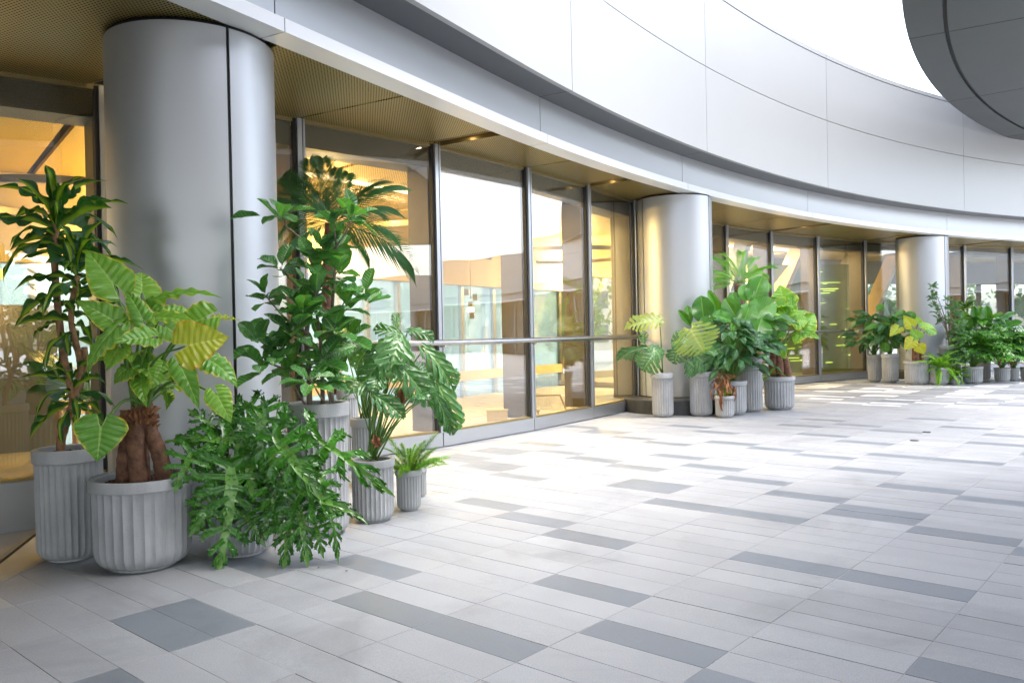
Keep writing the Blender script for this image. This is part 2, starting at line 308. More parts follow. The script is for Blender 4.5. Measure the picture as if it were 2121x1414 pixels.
# ---- measured positions (metres): pots (x, y, radius, height), leaves (stalk joint, tip, width, facing)
POTS={'dracaena': (-2.681, 4.842, 0.197, 0.661), 'alocasia': (-2.156, 4.651, 0.28, 0.515), 'philodendron': (-1.662, 4.871, 0.197, 0.4), 'ficus': (-1.291, 5.302, 0.208, 0.865), 'monstera': (-0.997, 5.652, 0.146, 0.434), 'fern': (-0.79, 5.975, 0.099, 0.301), 'smallback': (-0.757, 6.463, 0.053, 0.241), 'backpot': (-1.283, 6.993, 0.138, 0.59), 'palm': (-1.615, 7.869, 0.11, 0.791), 'monstera2': (2.26, 12.178, 0.175, 0.664), 'monstera3': (2.843, 12.186, 0.182, 0.674), 'prayer': (3.122, 11.892, 0.149, 0.321), 'lily': (3.332, 12.27, 0.232, 0.518), 'paddle': (3.746, 12.673, 0.188, 0.873), 'alocasia2': (4.275, 12.926, 0.248, 0.53), 'palm2': (3.672, 13.41, 0.156, 0.878), 'lilyfar': (8.569, 19.07, 0.164, 0.637), 'calathea': (8.745, 18.648, 0.19, 0.662), 'alocasia3': (8.994, 17.915, 0.273, 0.523), 'ficus2': (9.922, 18.273, 0.234, 0.848), 'fern2': (9.358, 17.649, 0.203, 0.38), 'asparagus2': (9.687, 17.637, 0.118, 0.196), 'philodendron2': (10.174, 17.808, 0.21, 0.378), 'strelitzia': (11.176, 19.122, 0.167, 0.526), 'philodendron3': (11.054, 18.187, 0.169, 0.316), 'philodendron4': (11.418, 18.36, 0.08, 0.231), 'philodendron5': (11.775, 18.505, 0.178, 0.178)}
LEAVES={'alocasia': [((-0.08, -0.1, 1.603), (-0.222, -0.12, 1.822), 0.19, 0.9), ((0.004, 0.05, 1.569), (-0.024, 0.12, 1.73), 0.166, 0.9), ((0.155, -0.05, 1.532), (0.466, -0.15, 1.641), 0.079, 0.5), ((0.123, -0.2, 1.403), (0.034, -0.22, 1.609), 0.099, 0.8), ((0.119, -0.1, 1.469), (-0.022, 0.0, 1.62), 0.116, 0.7), ((-0.044, -0.2, 1.406), (-0.212, -0.25, 1.53), 0.124, 0.8), ((0.21, -0.2, 1.417), (0.436, -0.3, 1.433), 0.091, 0.5), ((0.452, -0.15, 1.413), (0.256, -0.2, 1.352), 0.157, 0.8), ((0.389, -0.3, 1.256), (0.593, -0.28, 1.306), 0.215, 0.9), ((-0.012, -0.25, 1.357), (-0.197, -0.4, 1.171), 0.099, 0.6), ((0.227, -0.35, 1.306), (0.121, -0.5, 1.312), 0.116, 0.5), ((0.453, 0.0, 1.408), (0.552, 0.1, 1.423), 0.058, 0.4), ((0.176, -0.05, 1.371), (0.301, 0.0, 1.287), 0.132, 0.6), ((0.155, 0.1, 1.441), (0.304, 0.2, 1.475), 0.124, 0.6), ((-0.216, 0.1, 1.483), (-0.161, 0.2, 1.511), 0.099, 0.5), ((-0.064, -0.32, 0.843), (-0.066, -0.36, 0.661), 0.296, 1.0), ((0.324, -0.2, 1.143), (0.449, -0.28, 0.949), 0.108, 0.7), ((0.536, -0.25, 0.991), (0.627, -0.3, 0.857), 0.113, 0.8), ((0.466, -0.15, 1.172), (0.651, -0.2, 1.096), 0.128, 0.6), ((-0.007, -0.1, 1.141), (-0.132, -0.15, 1.089), 0.118, 0.5), ((0.176, -0.1, 1.137), (0.151, -0.2, 1.038), 0.108, 0.6), ((-0.038, -0.15, 1.258), (-0.11, -0.2, 1.147), 0.128, 0.6)], 'philodendron': [((0.053, -0.3, 0.524), (0.058, -0.36, 0.309), 0.367, 0.9), ((0.068, -0.2, 0.697), (-0.262, -0.25, 0.738), 0.238, 0.6), ((0.224, -0.25, 0.804), (0.09, -0.28, 0.688), 0.218, 0.7), ((0.151, -0.15, 0.871), (0.39, -0.28, 0.729), 0.238, 0.6), ((0.334, -0.3, 0.686), (0.545, -0.42, 0.466), 0.258, 0.8), ((0.199, -0.2, 0.827), (0.217, -0.3, 0.66), 0.258, 0.8), ((0.032, -0.3, 0.31), (0.013, -0.38, 0.048), 0.248, 0.9), ((0.113, -0.25, 0.288), (0.21, -0.3, 0.152), 0.188, 0.7), ((0.449, -0.3, 0.422), (0.678, -0.42, 0.359), 0.228, 0.7), ((0.428, -0.3, 0.32), (0.504, -0.4, 0.094), 0.198, 0.8), ((0.587, -0.3, 0.345), (0.783, -0.4, 0.334), 0.109, 0.5), ((0.571, -0.2, 0.667), (0.896, -0.35, 0.469), 0.188, 0.6), ((0.613, -0.3, 0.27), (0.668, -0.38, 0.085), 0.089, 0.7), ((-0.164, -0.35, 0.629), (-0.207, -0.42, 0.496), 0.178, 0.8), ((0.371, -0.3, 0.275), (0.385, -0.4, 0.064), 0.178, 0.8), ((0.242, 0.0, 0.855), (0.176, 0.1, 1.009), 0.218, 0.8), ((0.083, 0.0, 0.869), (-0.144, 0.0, 0.893), 0.218, 0.6), ((-0.129, -0.05, 0.75), (-0.254, -0.05, 0.86), 0.188, 0.6), ((0.272, -0.2, 0.473), (0.321, -0.32, 0.271), 0.218, 0.8), ((-0.08, -0.2, 0.49), (-0.148, -0.25, 0.397), 0.188, 0.7), ((-0.093, -0.2, 0.338), (-0.161, -0.3, 0.221), 0.188, 0.7), ((0.532, -0.25, 0.505), (0.622, -0.33, 0.36), 0.188, 0.7), ((0.347, -0.1, 0.804), (0.505, -0.2, 0.678), 0.208, 0.6), ((0.113, -0.2, 0.61), (0.161, -0.3, 0.456), 0.238, 0.8), ((0.443, -0.3, 0.581), (0.524, -0.38, 0.409), 0.198, 0.8), ((0.246, -0.25, 0.351), (0.245, -0.32, 0.198), 0.188, 0.8), ((0.035, -0.1, 0.752), (-0.095, -0.15, 0.626), 0.218, 0.7), ((-0.162, -0.2, 0.635), (-0.277, -0.2, 0.58), 0.168, 0.6), ((0.528, -0.3, 0.216), (0.568, -0.36, 0.1), 0.129, 0.8), ((0.258, -0.2, 0.702), (0.284, -0.3, 0.528), 0.238, 0.8), ((0.35, -0.2, 0.548), (0.299, -0.3, 0.398), 0.218, 0.8), ((0.493, -0.15, 0.71), (0.646, -0.25, 0.569), 0.178, 0.6)], 'monstera': [((0.205, 0.0, 1.276), (0.179, -0.2, 1.055), 0.414, 0.6), ((0.382, 0.0, 1.203), (0.63, -0.1, 0.962), 0.264, 0.6), ((0.243, -0.1, 1.061), (0.446, -0.25, 0.865), 0.31, 0.7), ((0.462, -0.05, 0.986), (0.636, -0.2, 0.646), 0.299, 0.7), ((0.058, -0.2, 0.891), (0.261, -0.32, 0.787), 0.218, 0.7), ((0.454, -0.1, 0.898), (0.615, -0.15, 0.607), 0.172, 0.7), ((0.132, -0.1, 1.153), (-0.056, -0.2, 0.982), 0.299, 0.7), ((0.003, 0.0, 1.211), (-0.151, -0.05, 1.078), 0.264, 0.6), ((0.508, 0.1, 1.058), (0.636, 0.1, 0.997), 0.172, 0.5), ((0.178, 0.1, 1.332), (0.163, 0.15, 1.491), 0.099, 0.8), ((0.212, 0.05, 1.297), (0.033, 0.0, 1.389), 0.165, 0.5), ((0.262, 0.1, 1.33), (0.457, 0.05, 1.325), 0.187, 0.4), ((0.129, 0.0, 1.255), (0.001, -0.1, 1.096), 0.242, 0.7), ((0.051, 0.0, 1.212), (-0.113, 0.0, 1.26), 0.165, 0.5)], 'monstera2': [((-0.042, -0.1, 1.459), (-0.556, -0.2, 1.463), 0.31, 0.5), ((-0.252, 0.0, 1.04), (-0.704, -0.1, 1.0), 0.232, 0.5), ((-0.259, 0.1, 1.129), (-0.253, 0.2, 1.312), 0.155, 0.6), ((-0.159, -0.2, 0.952), (-0.345, -0.3, 0.744), 0.361, 0.8), ((-0.204, -0.1, 1.053), (0.006, -0.2, 0.949), 0.258, 0.5)], 'monstera3': [((-0.199, -0.25, 1.321), (-0.039, -0.4, 0.967), 0.62, 0.9), ((-0.144, -0.2, 0.94), (0.082, -0.3, 0.748), 0.361, 0.8), ((-0.325, -0.1, 1.043), (-0.451, -0.2, 0.844), 0.31, 0.7), ((-0.147, 0.0, 1.116), (-0.43, 0.0, 1.199), 0.336, 0.6), ((0.009, -0.1, 1.062), (0.21, -0.2, 0.881), 0.387, 0.7), ((-0.222, -0.2, 0.84), (-0.071, -0.3, 0.688), 0.336, 0.7)], 'paddle': [((-0.746, -0.1, 1.412), (-0.778, -0.1, 1.812), 0.282, 0.95), ((-0.465, 0.0, 1.529), (-0.632, 0.0, 1.908), 0.134, 0.7), ((-0.213, -0.1, 1.441), (-0.42, -0.15, 1.763), 0.242, 0.9), ((-0.163, -0.2, 1.359), (-0.037, -0.2, 1.726), 0.255, 0.95), ((-0.053, -0.1, 1.438), (0.352, -0.1, 1.722), 0.336, 0.9), ((0.079, 0.1, 1.709), (0.251, 0.15, 2.142), 0.295, 0.95), ((-0.043, 0.1, 1.739), (0.033, 0.2, 2.041), 0.215, 0.9), ((-0.937, 0.0, 1.418), (-0.98, 0.0, 1.701), 0.107, 0.8), ((-0.346, -0.2, 1.442), (-0.634, -0.3, 1.525), 0.188, 0.5), ((0.129, -0.2, 1.432), (0.661, -0.3, 1.419), 0.161, 0.3), ((-0.012, -0.3, 1.171), (0.099, -0.3, 1.457), 0.349, 0.9), ((-0.18, 0.1, 1.607), (-0.228, 0.2, 1.938), 0.161, 0.9), ((-0.558, -0.2, 1.447), (-0.85, -0.2, 1.373), 0.188, 0.5), ((0.104, -0.1, 1.275), (0.389, -0.2, 1.163), 0.188, 0.6), ((-0.43, -0.3, 1.232), (-0.331, -0.3, 0.916), 0.188, 0.6), ((0.351, 0.0, 1.378), (0.585, -0.1, 1.345), 0.188, 0.6), ((-0.96, -0.1, 1.377), (-1.128, -0.1, 1.607), 0.094, 0.7)], 'alocasia2': [((0.102, 0.0, 1.704), (0.038, 0.0, 1.985), 0.315, 0.95), ((0.188, -0.1, 1.576), (0.185, -0.1, 1.889), 0.123, 0.8), ((0.387, -0.1, 1.314), (0.541, -0.1, 1.582), 0.246, 0.95), ((-0.015, -0.1, 1.648), (-0.122, -0.1, 1.732), 0.246, 0.9), ((0.318, 0.0, 1.563), (0.649, 0.0, 1.66), 0.137, 0.3), ((0.386, -0.1, 1.232), (0.596, -0.2, 1.152), 0.137, 0.5), ((0.218, -0.2, 1.424), (0.433, -0.2, 1.42), 0.219, 0.8), ((0.057, -0.2, 1.481), (0.337, -0.1, 1.559), 0.246, 0.8), ((-0.028, -0.2, 1.268), (-0.275, -0.3, 1.299), 0.219, 0.7), ((0.304, -0.1, 1.207), (0.185, -0.2, 1.101), 0.164, 0.8), ((0.05, 0.1, 1.544), (0.225, 0.2, 1.71), 0.246, 0.8), ((-0.001, -0.1, 0.914), (0.048, -0.2, 0.996), 0.164, 0.7)], 'alocasia3': [((-0.156, -0.1, 1.312), (-0.31, -0.1, 1.516), 0.231, 0.9), ((-0.017, -0.1, 1.051), (-0.172, -0.1, 1.226), 0.231, 0.9), ((0.102, -0.1, 1.307), (0.351, -0.2, 1.315), 0.173, 0.6), ((-0.183, -0.2, 0.969), (-0.357, -0.2, 0.801), 0.26, 0.9), ((-0.042, -0.2, 0.852), (0.069, -0.2, 0.678), 0.231, 0.95), ((0.267, 0.0, 1.218), (0.555, 0.0, 1.154), 0.231, 0.6), ((0.039, 0.0, 1.367), (0.041, 0.0, 1.511), 0.173, 0.8), ((-0.444, -0.1, 1.261), (-0.665, -0.2, 1.122), 0.231, 0.8)], 'calathea': [((0.177, 0.0, 1.38), (0.332, 0.0, 1.662), 0.27, 0.95), ((0.007, -0.1, 1.233), (-0.199, -0.1, 1.387), 0.15, 0.7), ((-0.194, -0.2, 0.939), (-0.212, -0.2, 0.702), 0.21, 0.9), ((-0.29, -0.1, 1.329), (-0.618, -0.2, 1.305), 0.15, 0.6), ((-0.269, 0.0, 1.66), (-0.146, 0.0, 1.807), 0.18, 0.8), ((0.006, -0.1, 1.173), (0.165, -0.2, 1.081), 0.18, 0.8), ((0.467, 0.1, 1.436), (0.622, 0.1, 1.644), 0.24, 0.9), ((0.015, -0.2, 0.995), (0.071, -0.2, 0.756), 0.18, 0.9)]}

# ================================================================== plan curves (metres; camera stands at 0,0)
DS = .05; S0 = -30.0
def trim_table():
    x0, y0, a, s0, k = -1.5828, 5.8481, 29.7258, 2.7434, 1.759
    n = int((96 - S0) / DS) + 1; P = []; h = lambda s: R(a + k * max(s - s0, 0))
    x = y = 0.; xs = []
    for i in range(n):
        s = S0 + i * DS; xs.append((x, y, h(s))); x += math.sin(h(s)) * DS; y += math.cos(h(s)) * DS
    i0 = int(round((0 - S0) / DS)); dx = x0 - xs[i0][0]; dy = y0 - xs[i0][1]
    return [(a_ + dx, b_ + dy, c_) for a_, b_, c_ in xs]
TR = trim_table()
def tc(s, off=0.):
    f = (s - S0) / DS; i = max(0, min(len(TR) - 2, int(f))); f -= i
    x = TR[i][0] * (1 - f) + TR[i + 1][0] * f; y = TR[i][1] * (1 - f) + TR[i + 1][1] * f; h = TR[i][2]
    return (x + off * math.cos(h), y - off * math.sin(h))
def sweep(profile, s0, s1, step=.35, curve=tc, closed=True):
    "solid swept along the plan curve; profile = (outward offset, z)"
    n = max(1, int(math.ceil((s1 - s0) / step))); mb = MB(); k = len(profile); vs = []
    for i in range(n + 1):
        s = s0 + (s1 - s0) * i / n
        for off, z in profile:
            x, y = curve(s, off); vs.append((x, y, z))
    fs = [(i * k + j, i * k + (j + 1) % k, (i + 1) * k + (j + 1) % k, (i + 1) * k + j) for i in range(n) for j in range(k)]
    fs += [tuple(range(k))[::-1], tuple(range(n * k, n * k + k))]
    mb.add(vs, fs); return mb
GP = [(-17.5, -19.), (-15.8, -9.), (-12.4, -1.6), (-7.7, 3.9), (-6.3, 4.97), (-4.91, 5.99), (-3.52, 7.0), (-2.12, 8.14), (-.86, 9.34), (.23, 10.76), (1.16, 12.12), (2.09, 13.6), (3.25, 15.35), (4.53, 16.96),
      (5.88, 18.24), (7.38, 19.43), (9.04, 20.6), (10.75, 21.5), (12.53, 22.3), (14.36, 23.15), (16.2, 23.9), (18.1, 24.55), (20.1, 25.1), (22.1, 25.5)]
def gdir(i):
    a = GP[max(i - 1, 0)]; b = GP[min(i + 1, len(GP) - 1)]; d = Vector((b[0] - a[0], b[1] - a[1])).normalized(); return d
def goff(i, off):
    d = gdir(i); return (GP[i][0] + off * d.y, GP[i][1] - off * d.x)   # + = towards the terrace
ZS = 3.5
JS = [-29, -20.6, -12.4, -4.12, -.02, 4.08, 8.12, 12.84, 18.8, 24.8, 30.8, 37, 43, 49, 55, 61, 67, 73, 79, 85, 91]

# ================================================================== ground
g = MB(); g.add([(-400, -400, -.6), (400, -400, -.6), (400, 500, -.6), (-400, 500, -.6)], [(0, 1, 2, 3)])
prop(g.build('ground', CONC), kind='structure')
slab = MB(); slab.box((-2.79, -30, -.12), (70, 60, -.0022)); slab.box((-45, -30, -.12), (-2.792, 3.86, -.0022))
terrace = prop(slab.build('terrace_pavement', GROUT), kind='structure')
low = MB(); low.box((-30, 3.862, -.33), (-2.795, 12, -.23))
prop(low.build('sunken_floor', FLOORI), kind='structure')
sb = MB(); sb.add([(-2.79, 3.87, .004), (-2.79, 6.6, .004), (-3.555, 6.6, .004), (-2.79, 3.87, -.2), (-2.79, 6.6, -.2), (-3.555, 6.6, -.2)], [(0, 1, 2), (3, 5, 4), (0, 2, 5, 3), (1, 4, 5, 2), (0, 3, 4, 1)])
sbo = prop(sb.build('stone_border', STONE), kind='structure')
ed = MB(); ed.bar((-2.80, 3.80, -.006), (-3.60, 6.6, -.006), .035, .03); put('metal_edging', ed.mesh('metal_edging'), sbo).data.materials.append(DSTONE)

YAW = R(-41.18); TL, TW = .59906, .202258; UX0, VY0 = -2.67776, .94458
cy, sy = math.cos(YAW), math.sin(YAW)
def grid(u, v):
    X = UX0 + u * TL; Y = VY0 + v * TW; return (cy * X - sy * Y, sy * X + cy * Y)
dark = {(-4, 1), (-2, 3), (-2, 4), (-1, 1), (-3, 7), (-2, 9), (-1, 7), (0, 7), (0, 11), (1, 9), (2, 8), (1, 16), (2, 16), (3, 11), (-5, -1), (-3, -2), (4, 5), (5, 9), (4, 14),
        (-3, 17), (-2, 16), (-1, 15), (-4, 22), (-5, 23), (-5, 24), (-6, 27), (-6, 31), (-5, 29), (-4, 28), (-3, 27), (-2, 23), (-2, 24), (-3, 31), (-2, 29), (-1, 27), (-4, 35), (-5, 36), (-6, 37),
        (-3, 37), (-2, 36), (-4, 41), (-5, 43), (-1, 21), (0, 21), (0, 25), (-1, 35), (-3, 47), (-2, 43), (-1, 41), (-3, 51), (-2, 49), (0, 37), (1, 37), (0, 32), (1, 29), (1, 23), (1, 24),
        (2, 28), (2, 22), (3, 21), (0, 51), (-1, 47), (1, 48), (1, 44), (-1, 55), (3, 33), (4, 27), (5, 19), (6, 12)}
wdt = 0; tiles = []
gl_seg = [(Vector((*GP[i], 0)), Vector((*GP[i + 1], 0))) for i in range(len(GP) - 1)]
def outside(x, y, m=.03):
    for i in range(len(GP) - 1):
        ax, ay = GP[i]; bx, by = GP[i + 1]; d = Vector((bx - ax, by - ay)); t = ((x - ax) * d.x + (y - ay) * d.y) / d.length_squared
        if 0 <= t < 1: return ((x - ax) * d.y - (y - ay) * d.x) / d.length > m
    return True
rt = random.Random(11)
for u in range(-16, 34):
    for v in range(-16, 132):
        x, y = grid(u + .5, v + .5)
        r = rt.random()
        if y < -1.5 or abs(x) > y * .78 + 3.2 or y > 26.5 or x > 22: continue
        if not outside(x, y): continue
        c4 = [grid(u, v), grid(u + 1, v), grid(u + 1, v + 1), grid(u, v + 1)]
        if any(cyy > 3.8 and cx < -2.83 - .28 * (cyy - 3.87) for cx, cyy in c4): continue
        far = v > 63 + 1.2 * (u + 4) * .5
        if (u, v) in dark: k = 1
        elif far: k = 2 if r < .2 else (1 if r < .5 else 0)
        elif v > 34 and r < .07 and (u < -6 or u > 1): k = 1
        elif (u > 3 or v < 0 or u < -5) and r < .12: k = 1
        else: k = 0
        tiles.append((math.hypot(x, y + .0) if y > 1.2 else 50 + math.hypot(x, y), u, v, k))
tiles.sort()
def tile_geo(mb, u, v, z0, jit, local=False):
    gp = .0015; c = .0012
    rr = random.Random(u * 977 + v * 31); tz = z0 + rr.uniform(-1, 1) * jit
    P = [grid(u, v), grid(u + 1, v), grid(u + 1, v + 1), grid(u, v + 1)]
    ex = Vector(P[1]) - Vector(P[0]); ey = Vector(P[3]) - Vector(P[0]); ex.normalize(); ey.normalize()
    def ring(g_, z):
        s = [(1, 1), (-1, 1), (-1, -1), (1, -1)]; return [(p[0] + (ex.x * a + ey.x * b) * g_, p[1] + (ex.y * a + ey.y * b) * g_, z) for p, (a, b) in zip(P, s)]
    vs = ring(gp, -.012) + ring(gp, tz - c) + ring(gp + c, tz)
    fs = [(8, 9, 10, 11)] + [(i + a, i2 + a, i2 + a + 4, i + a + 4) for a in (0, 4) for i, i2 in ((0, 1), (1, 2), (2, 3), (3, 0))]
    mb.add(vs, fs)
TM = (TILE, TILED, TILEP)
tmesh = []
for k in range(3):
    m = MB(); gp, c = .0015, .0012
    def rg(g_, z): return [(g_, g_, z), (TL - g_, g_, z), (TL - g_, TW - g_, z), (g_, TW - g_, z)]
    m.add(rg(gp, -.012) + rg(gp, -c) + rg(gp + c, 0), [(8, 9, 10, 11)] + [(i + a, i2 + a, i2 + a + 4, i + a + 4) for a in (0, 4) for i, i2 in ((0, 1), (1, 2), (2, 3), (3, 0))])
    me = m.mesh('paving_tile'); me.materials.append(TM[k]); tmesh.append(me)
rest = [MB(), MB(), MB()]
for i, (d, u, v, k) in enumerate(tiles):
    if i < 299:
        o = put('paving_tile', tmesh[k], terrace); x, y = grid(u, v); o.location = (x, y, rt.uniform(-.0012, .0012)); o.rotation_euler = (rt.uniform(-.0015, .0015), rt.uniform(-.0015, .0015), YAW)
        if k: o['label'] = 'dark slate paving tile'
    else: tile_geo(rest[k], u, v, 0, .001)
for k, nm in enumerate(('paving_tiles', 'dark_paving_tiles', 'pale_paving_tiles')):
    if rest[k].f: prop(rest[k].build(nm, TM[k], terrace), kind='stuff')

# two small drain caps
for x, y in ((4.5, 9.05), (5.0, 9.75)):
    m = MB(); m.tube([(0, 0, 0), (0, 0, .006)], .045, 14)
    o = m.build('drain_cap', DSTONE); o.location = (x, y, .001)
    prop(o, 'small dark drain cap in the paving, ' + ('nearer one of the pair' if y < 9.3 else 'farther one of the pair'), 'drain cap', 'drain caps in the paving')

# ================================================================== curved canopy edge and upper fascia
DARKTEST = 0
fas = empty('curved_fascia', (0, 0, 0), 'tall curved white panelled fascia sweeping above the glazed wall with a projecting grey ledge', 'fascia')
core = sweep([(-.6, 3.62), (-.13, 3.62), (-.13, 4.06), (.28, 4.09), (.28, 6.62), (-.6, 6.62)], JS[0], JS[-1]).build('backing_core', DARKM, fas)
for a, b in zip(JS[:-1], JS[1:]):
    a += .006; b -= .006
    for nm, pr, m in (('edge_trim', [(-.24, 3.5), (0, 3.5), (0, 3.6), (-.125, 3.612), (-.24, 3.56)], WHITE2),
                      ('recessed_panel', [(-.125, 3.615), (-.095, 3.615), (-.095, 4.05), (-.125, 4.05)], SILVER),
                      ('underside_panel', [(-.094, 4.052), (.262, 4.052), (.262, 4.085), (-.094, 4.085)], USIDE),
                      ('lower_panel', [(.272, 4.045), (.335, 4.045), (.335, 5.352), (.285, 5.352), (.285, 4.08), (.272, 4.08)], WHITE),
                      ('upper_panel', [(.285, 5.364), (.335, 5.364), (.335, 6.565), (.285, 6.565)], WHITE),
                      ('coping', [(-.6, 6.63), (.285, 6.577), (.342, 6.577), (.342, 6.66), (-.6, 6.76)], WHITE)):
        o = sweep(pr, a, b).build(nm, m, fas); autosmooth(o, 20)
up = sweep([(-6, 6.7), (-1.2, 6.77), (-1.2, 15), (-6, 15)], -29, .6, 1.).build('added_shade_storey', CONC, fas)  # unseen storey added to block sky light on the left
sweep([(-1.7, 0), (-1.5, 0), (-1.5, 3.49), (-1.7, 3.49)], 31, 92, 1.).build('far_wall', GREYI, fas)
sweep([(-6, 3.5), (-.25, 3.5), (-.25, 3.55), (-6, 3.55)], 31, 92, 1.).build('far_soffit', STRIP, fas)
mb = MB()
for k in range(40): x, y = tc(31.5 + k * 1.5, -1.42); mb.tube([(x, y, 0), (x, y, 3.5)], .09, 6)
for k in range(9): x, y = tc(33 + k * 7, -.8); mb.tube([(x, y, 0), (x, y, 3.5)], .6, 16)
prop(mb.build('far_posts', FRAME, fas), kind='stuff')
# ------------------------------------------------------------------ soffit
sof = empty('perforated_soffit', (0, 0, 3.5), 'bronze perforated metal soffit between the glazed wall and the canopy edge', 'soffit')
# matching stations: glass mullion i -> nearest trim s along normal
def near_s(i):
    gx, gy = GP[i]; best = min(range(int((34 - S0) / DS)), key=lambda j: (TR[j][0] - gx) ** 2 + (TR[j][1] - gy) ** 2); return S0 + best * DS
ST = [near_s(i) for i in range(len(GP))]
SLOT = {4, 6, 8, 10, 14, 16, 18, 20}
def strip_between(i, f0, f1, z0, z1, in_off=0., out_off=-.245, n=5):
    mb = MB(); vs = []
    for j in range(n + 1):
        f = f0 + (f1 - f0) * j / n
        a = goff(i, in_off); b = goff(i + 1, in_off); gx = a[0] * (1 - f) + b[0] * f; gy = a[1] * (1 - f) + b[1] * f
        s = ST[i] * (1 - f) + ST[i + 1] * f; tx, ty = tc(s, out_off)
        vs += [(gx, gy, z0), (tx, ty, z0), (gx, gy, z1), (tx, ty, z1)]
    fs = []
    for j in range(n):
        a = j * 4; b = a + 4
        fs += [(a, a + 1, b + 1, b), (a + 2, b + 2, b + 3, a + 3), (a, b, b + 2, a + 2), (a + 1, a + 3, b + 3, b + 1)]
    fs += [(0, 2, 3, 1), (n * 4, n * 4 + 1, n * 4 + 3, n * 4 + 2)]
    mb.add(vs, fs); return mb
for i in range(len(GP) - 1):
    f0 = .008 + (.06 if i in SLOT else 0); f1 = .992 - (.06 if (i + 1) in SLOT else 0)
    o = strip_between(i, f0, f1, 3.506, 3.53).build('perforated_panel', PERF, sof, loc=(0, 0, -3.5))
    # ceiling goes on inside the building
    mb = MB()
LENS = emit('lamp_glow', (1, .75, .42), 5.)
for i in sorted(SLOT):
    gx, gy = GP[i]; tx, ty = tc(ST[i], -.3); d = Vector((tx - gx, ty - gy)); L_ = d.length; d.normalize(); p = Vector((-d.y, d.x)); W_ = .1
    slot = MB(); A = Vector((gx, gy)) + d * .02; B = A + d * (L_ - .04)
    for (q0, q1, z0, z1) in ((-W_ - .012, -W_, 3.5, 3.6), (W_, W_ + .012, 3.5, 3.6)):
        c = [A + p * q0, B + p * q0, B + p * q1, A + p * q1]
        slot.add([(v.x, v.y, z0 - 3.5) for v in c] + [(v.x, v.y, z1 - 3.5) for v in c], [(0,3,2,1),(4,5,6,7),(0,1,5,4),(1,2,6,5),(2,3,7,6),(3,0,4,7)])
    c = [A - p * W_, B - p * W_, B + p * W_, A + p * W_]
    slot.add([(v.x, v.y, .055) for v in c] + [(v.x, v.y, .075) for v in c], [(0,3,2,1),(4,5,6,7),(0,1,5,4),(1,2,6,5),(2,3,7,6),(3,0,4,7)])
    so = slot.build('light_slot', BRONZE, sof)
    ns = max(1, int(L_ / .55)) if i <= 6 else 1
    for j in range(ns):
        q = A + d * (L_ * (j + .5) / ns) if i > 6 else A + d * (.25 + .62 * j)
        rg_ = MB(); n = 16; vs = []
        for r_, z in ((.062, .054), (.05, .048), (.042, .054)): vs += [(q.x + r_ * math.cos(t * math.tau / n), q.y + r_ * math.sin(t * math.tau / n), z) for t in range(n)]
        rg_.add(vs, [(a * n + t, a * n + (t + 1) % n, (a + 1) * n + (t + 1) % n, (a + 1) * n + t) for a in (0, 1) for t in range(n)])
        dn = rg_.build('downlight', STEEL, so, True)
        bb = MB(); bb.tube([(q.x, q.y, .050), (q.x, q.y, .0545)], .03, 12); bb.build('lamp_lens', LENS, dn)
        if i >= 6 and j == 0:
            ld = bpy.data.lights.new('downlight_beam', 'SPOT'); ld.energy = {6: 1, 8: 9, 10: 4}.get(i, 8); ld.color = (1, .66, .34); ld.spot_size = R(95); ld.spot_blend = .8; ld.shadow_soft_size = .05
            lo = bpy.data.objects.new('downlight_beam', ld); col.objects.link(lo); lo.location = (q.x, q.y, 3.52)

# ================================================================== glazed wall, bay by bay
KICKZ = .17
def quad_prism(mb, i, off0, off1, z0, z1, f0=0., f1=1.):
    a0, b0, a1, b1 = goff(i, off0), goff(i + 1, off0), goff(i, off1), goff(i + 1, off1)
    L = lambda a, b, f: (a[0] * (1 - f) + b[0] * f, a[1] * (1 - f) + b[1] * f)
    c = [L(a0, b0, f0), L(a0, b0, f1), L(a1, b1, f1), L(a1, b1, f0)]
    mb.add([(x, y, z0) for x, y in c] + [(x, y, z1) for x, y in c], [(0,3,2,1),(4,5,6,7),(0,1,5,4),(1,2,6,5),(2,3,7,6),(3,0,4,7)])
def post(mb, i, off0, off1, w, z0, z1, side=0.):
    d = gdir(i); p = Vector((d.y, -d.x)); c0 = Vector(GP[i]) + d * side
    c = [c0 + p * off0 - d * w / 2, c0 + p * off0 + d * w / 2, c0 + p * off1 + d * w / 2, c0 + p * off1 - d * w / 2]
    mb.add([(v.x, v.y, z0) for v in c] + [(v.x, v.y, z1) for v in c], [(0,3,2,1),(4,5,6,7),(0,1,5,4),(1,2,6,5),(2,3,7,6),(3,0,4,7)])
bays = [(0, 7, 'glazed wall bay at the far left behind the nearest column and the corn plant'),
        (7, 12, 'wide glazed wall bay between the nearest column and the second column'),
        (12, 17, 'glazed wall bay between the second column and the farthest column'),
        (17, 23, 'glazed wall bay beyond the farthest column at the right edge')]
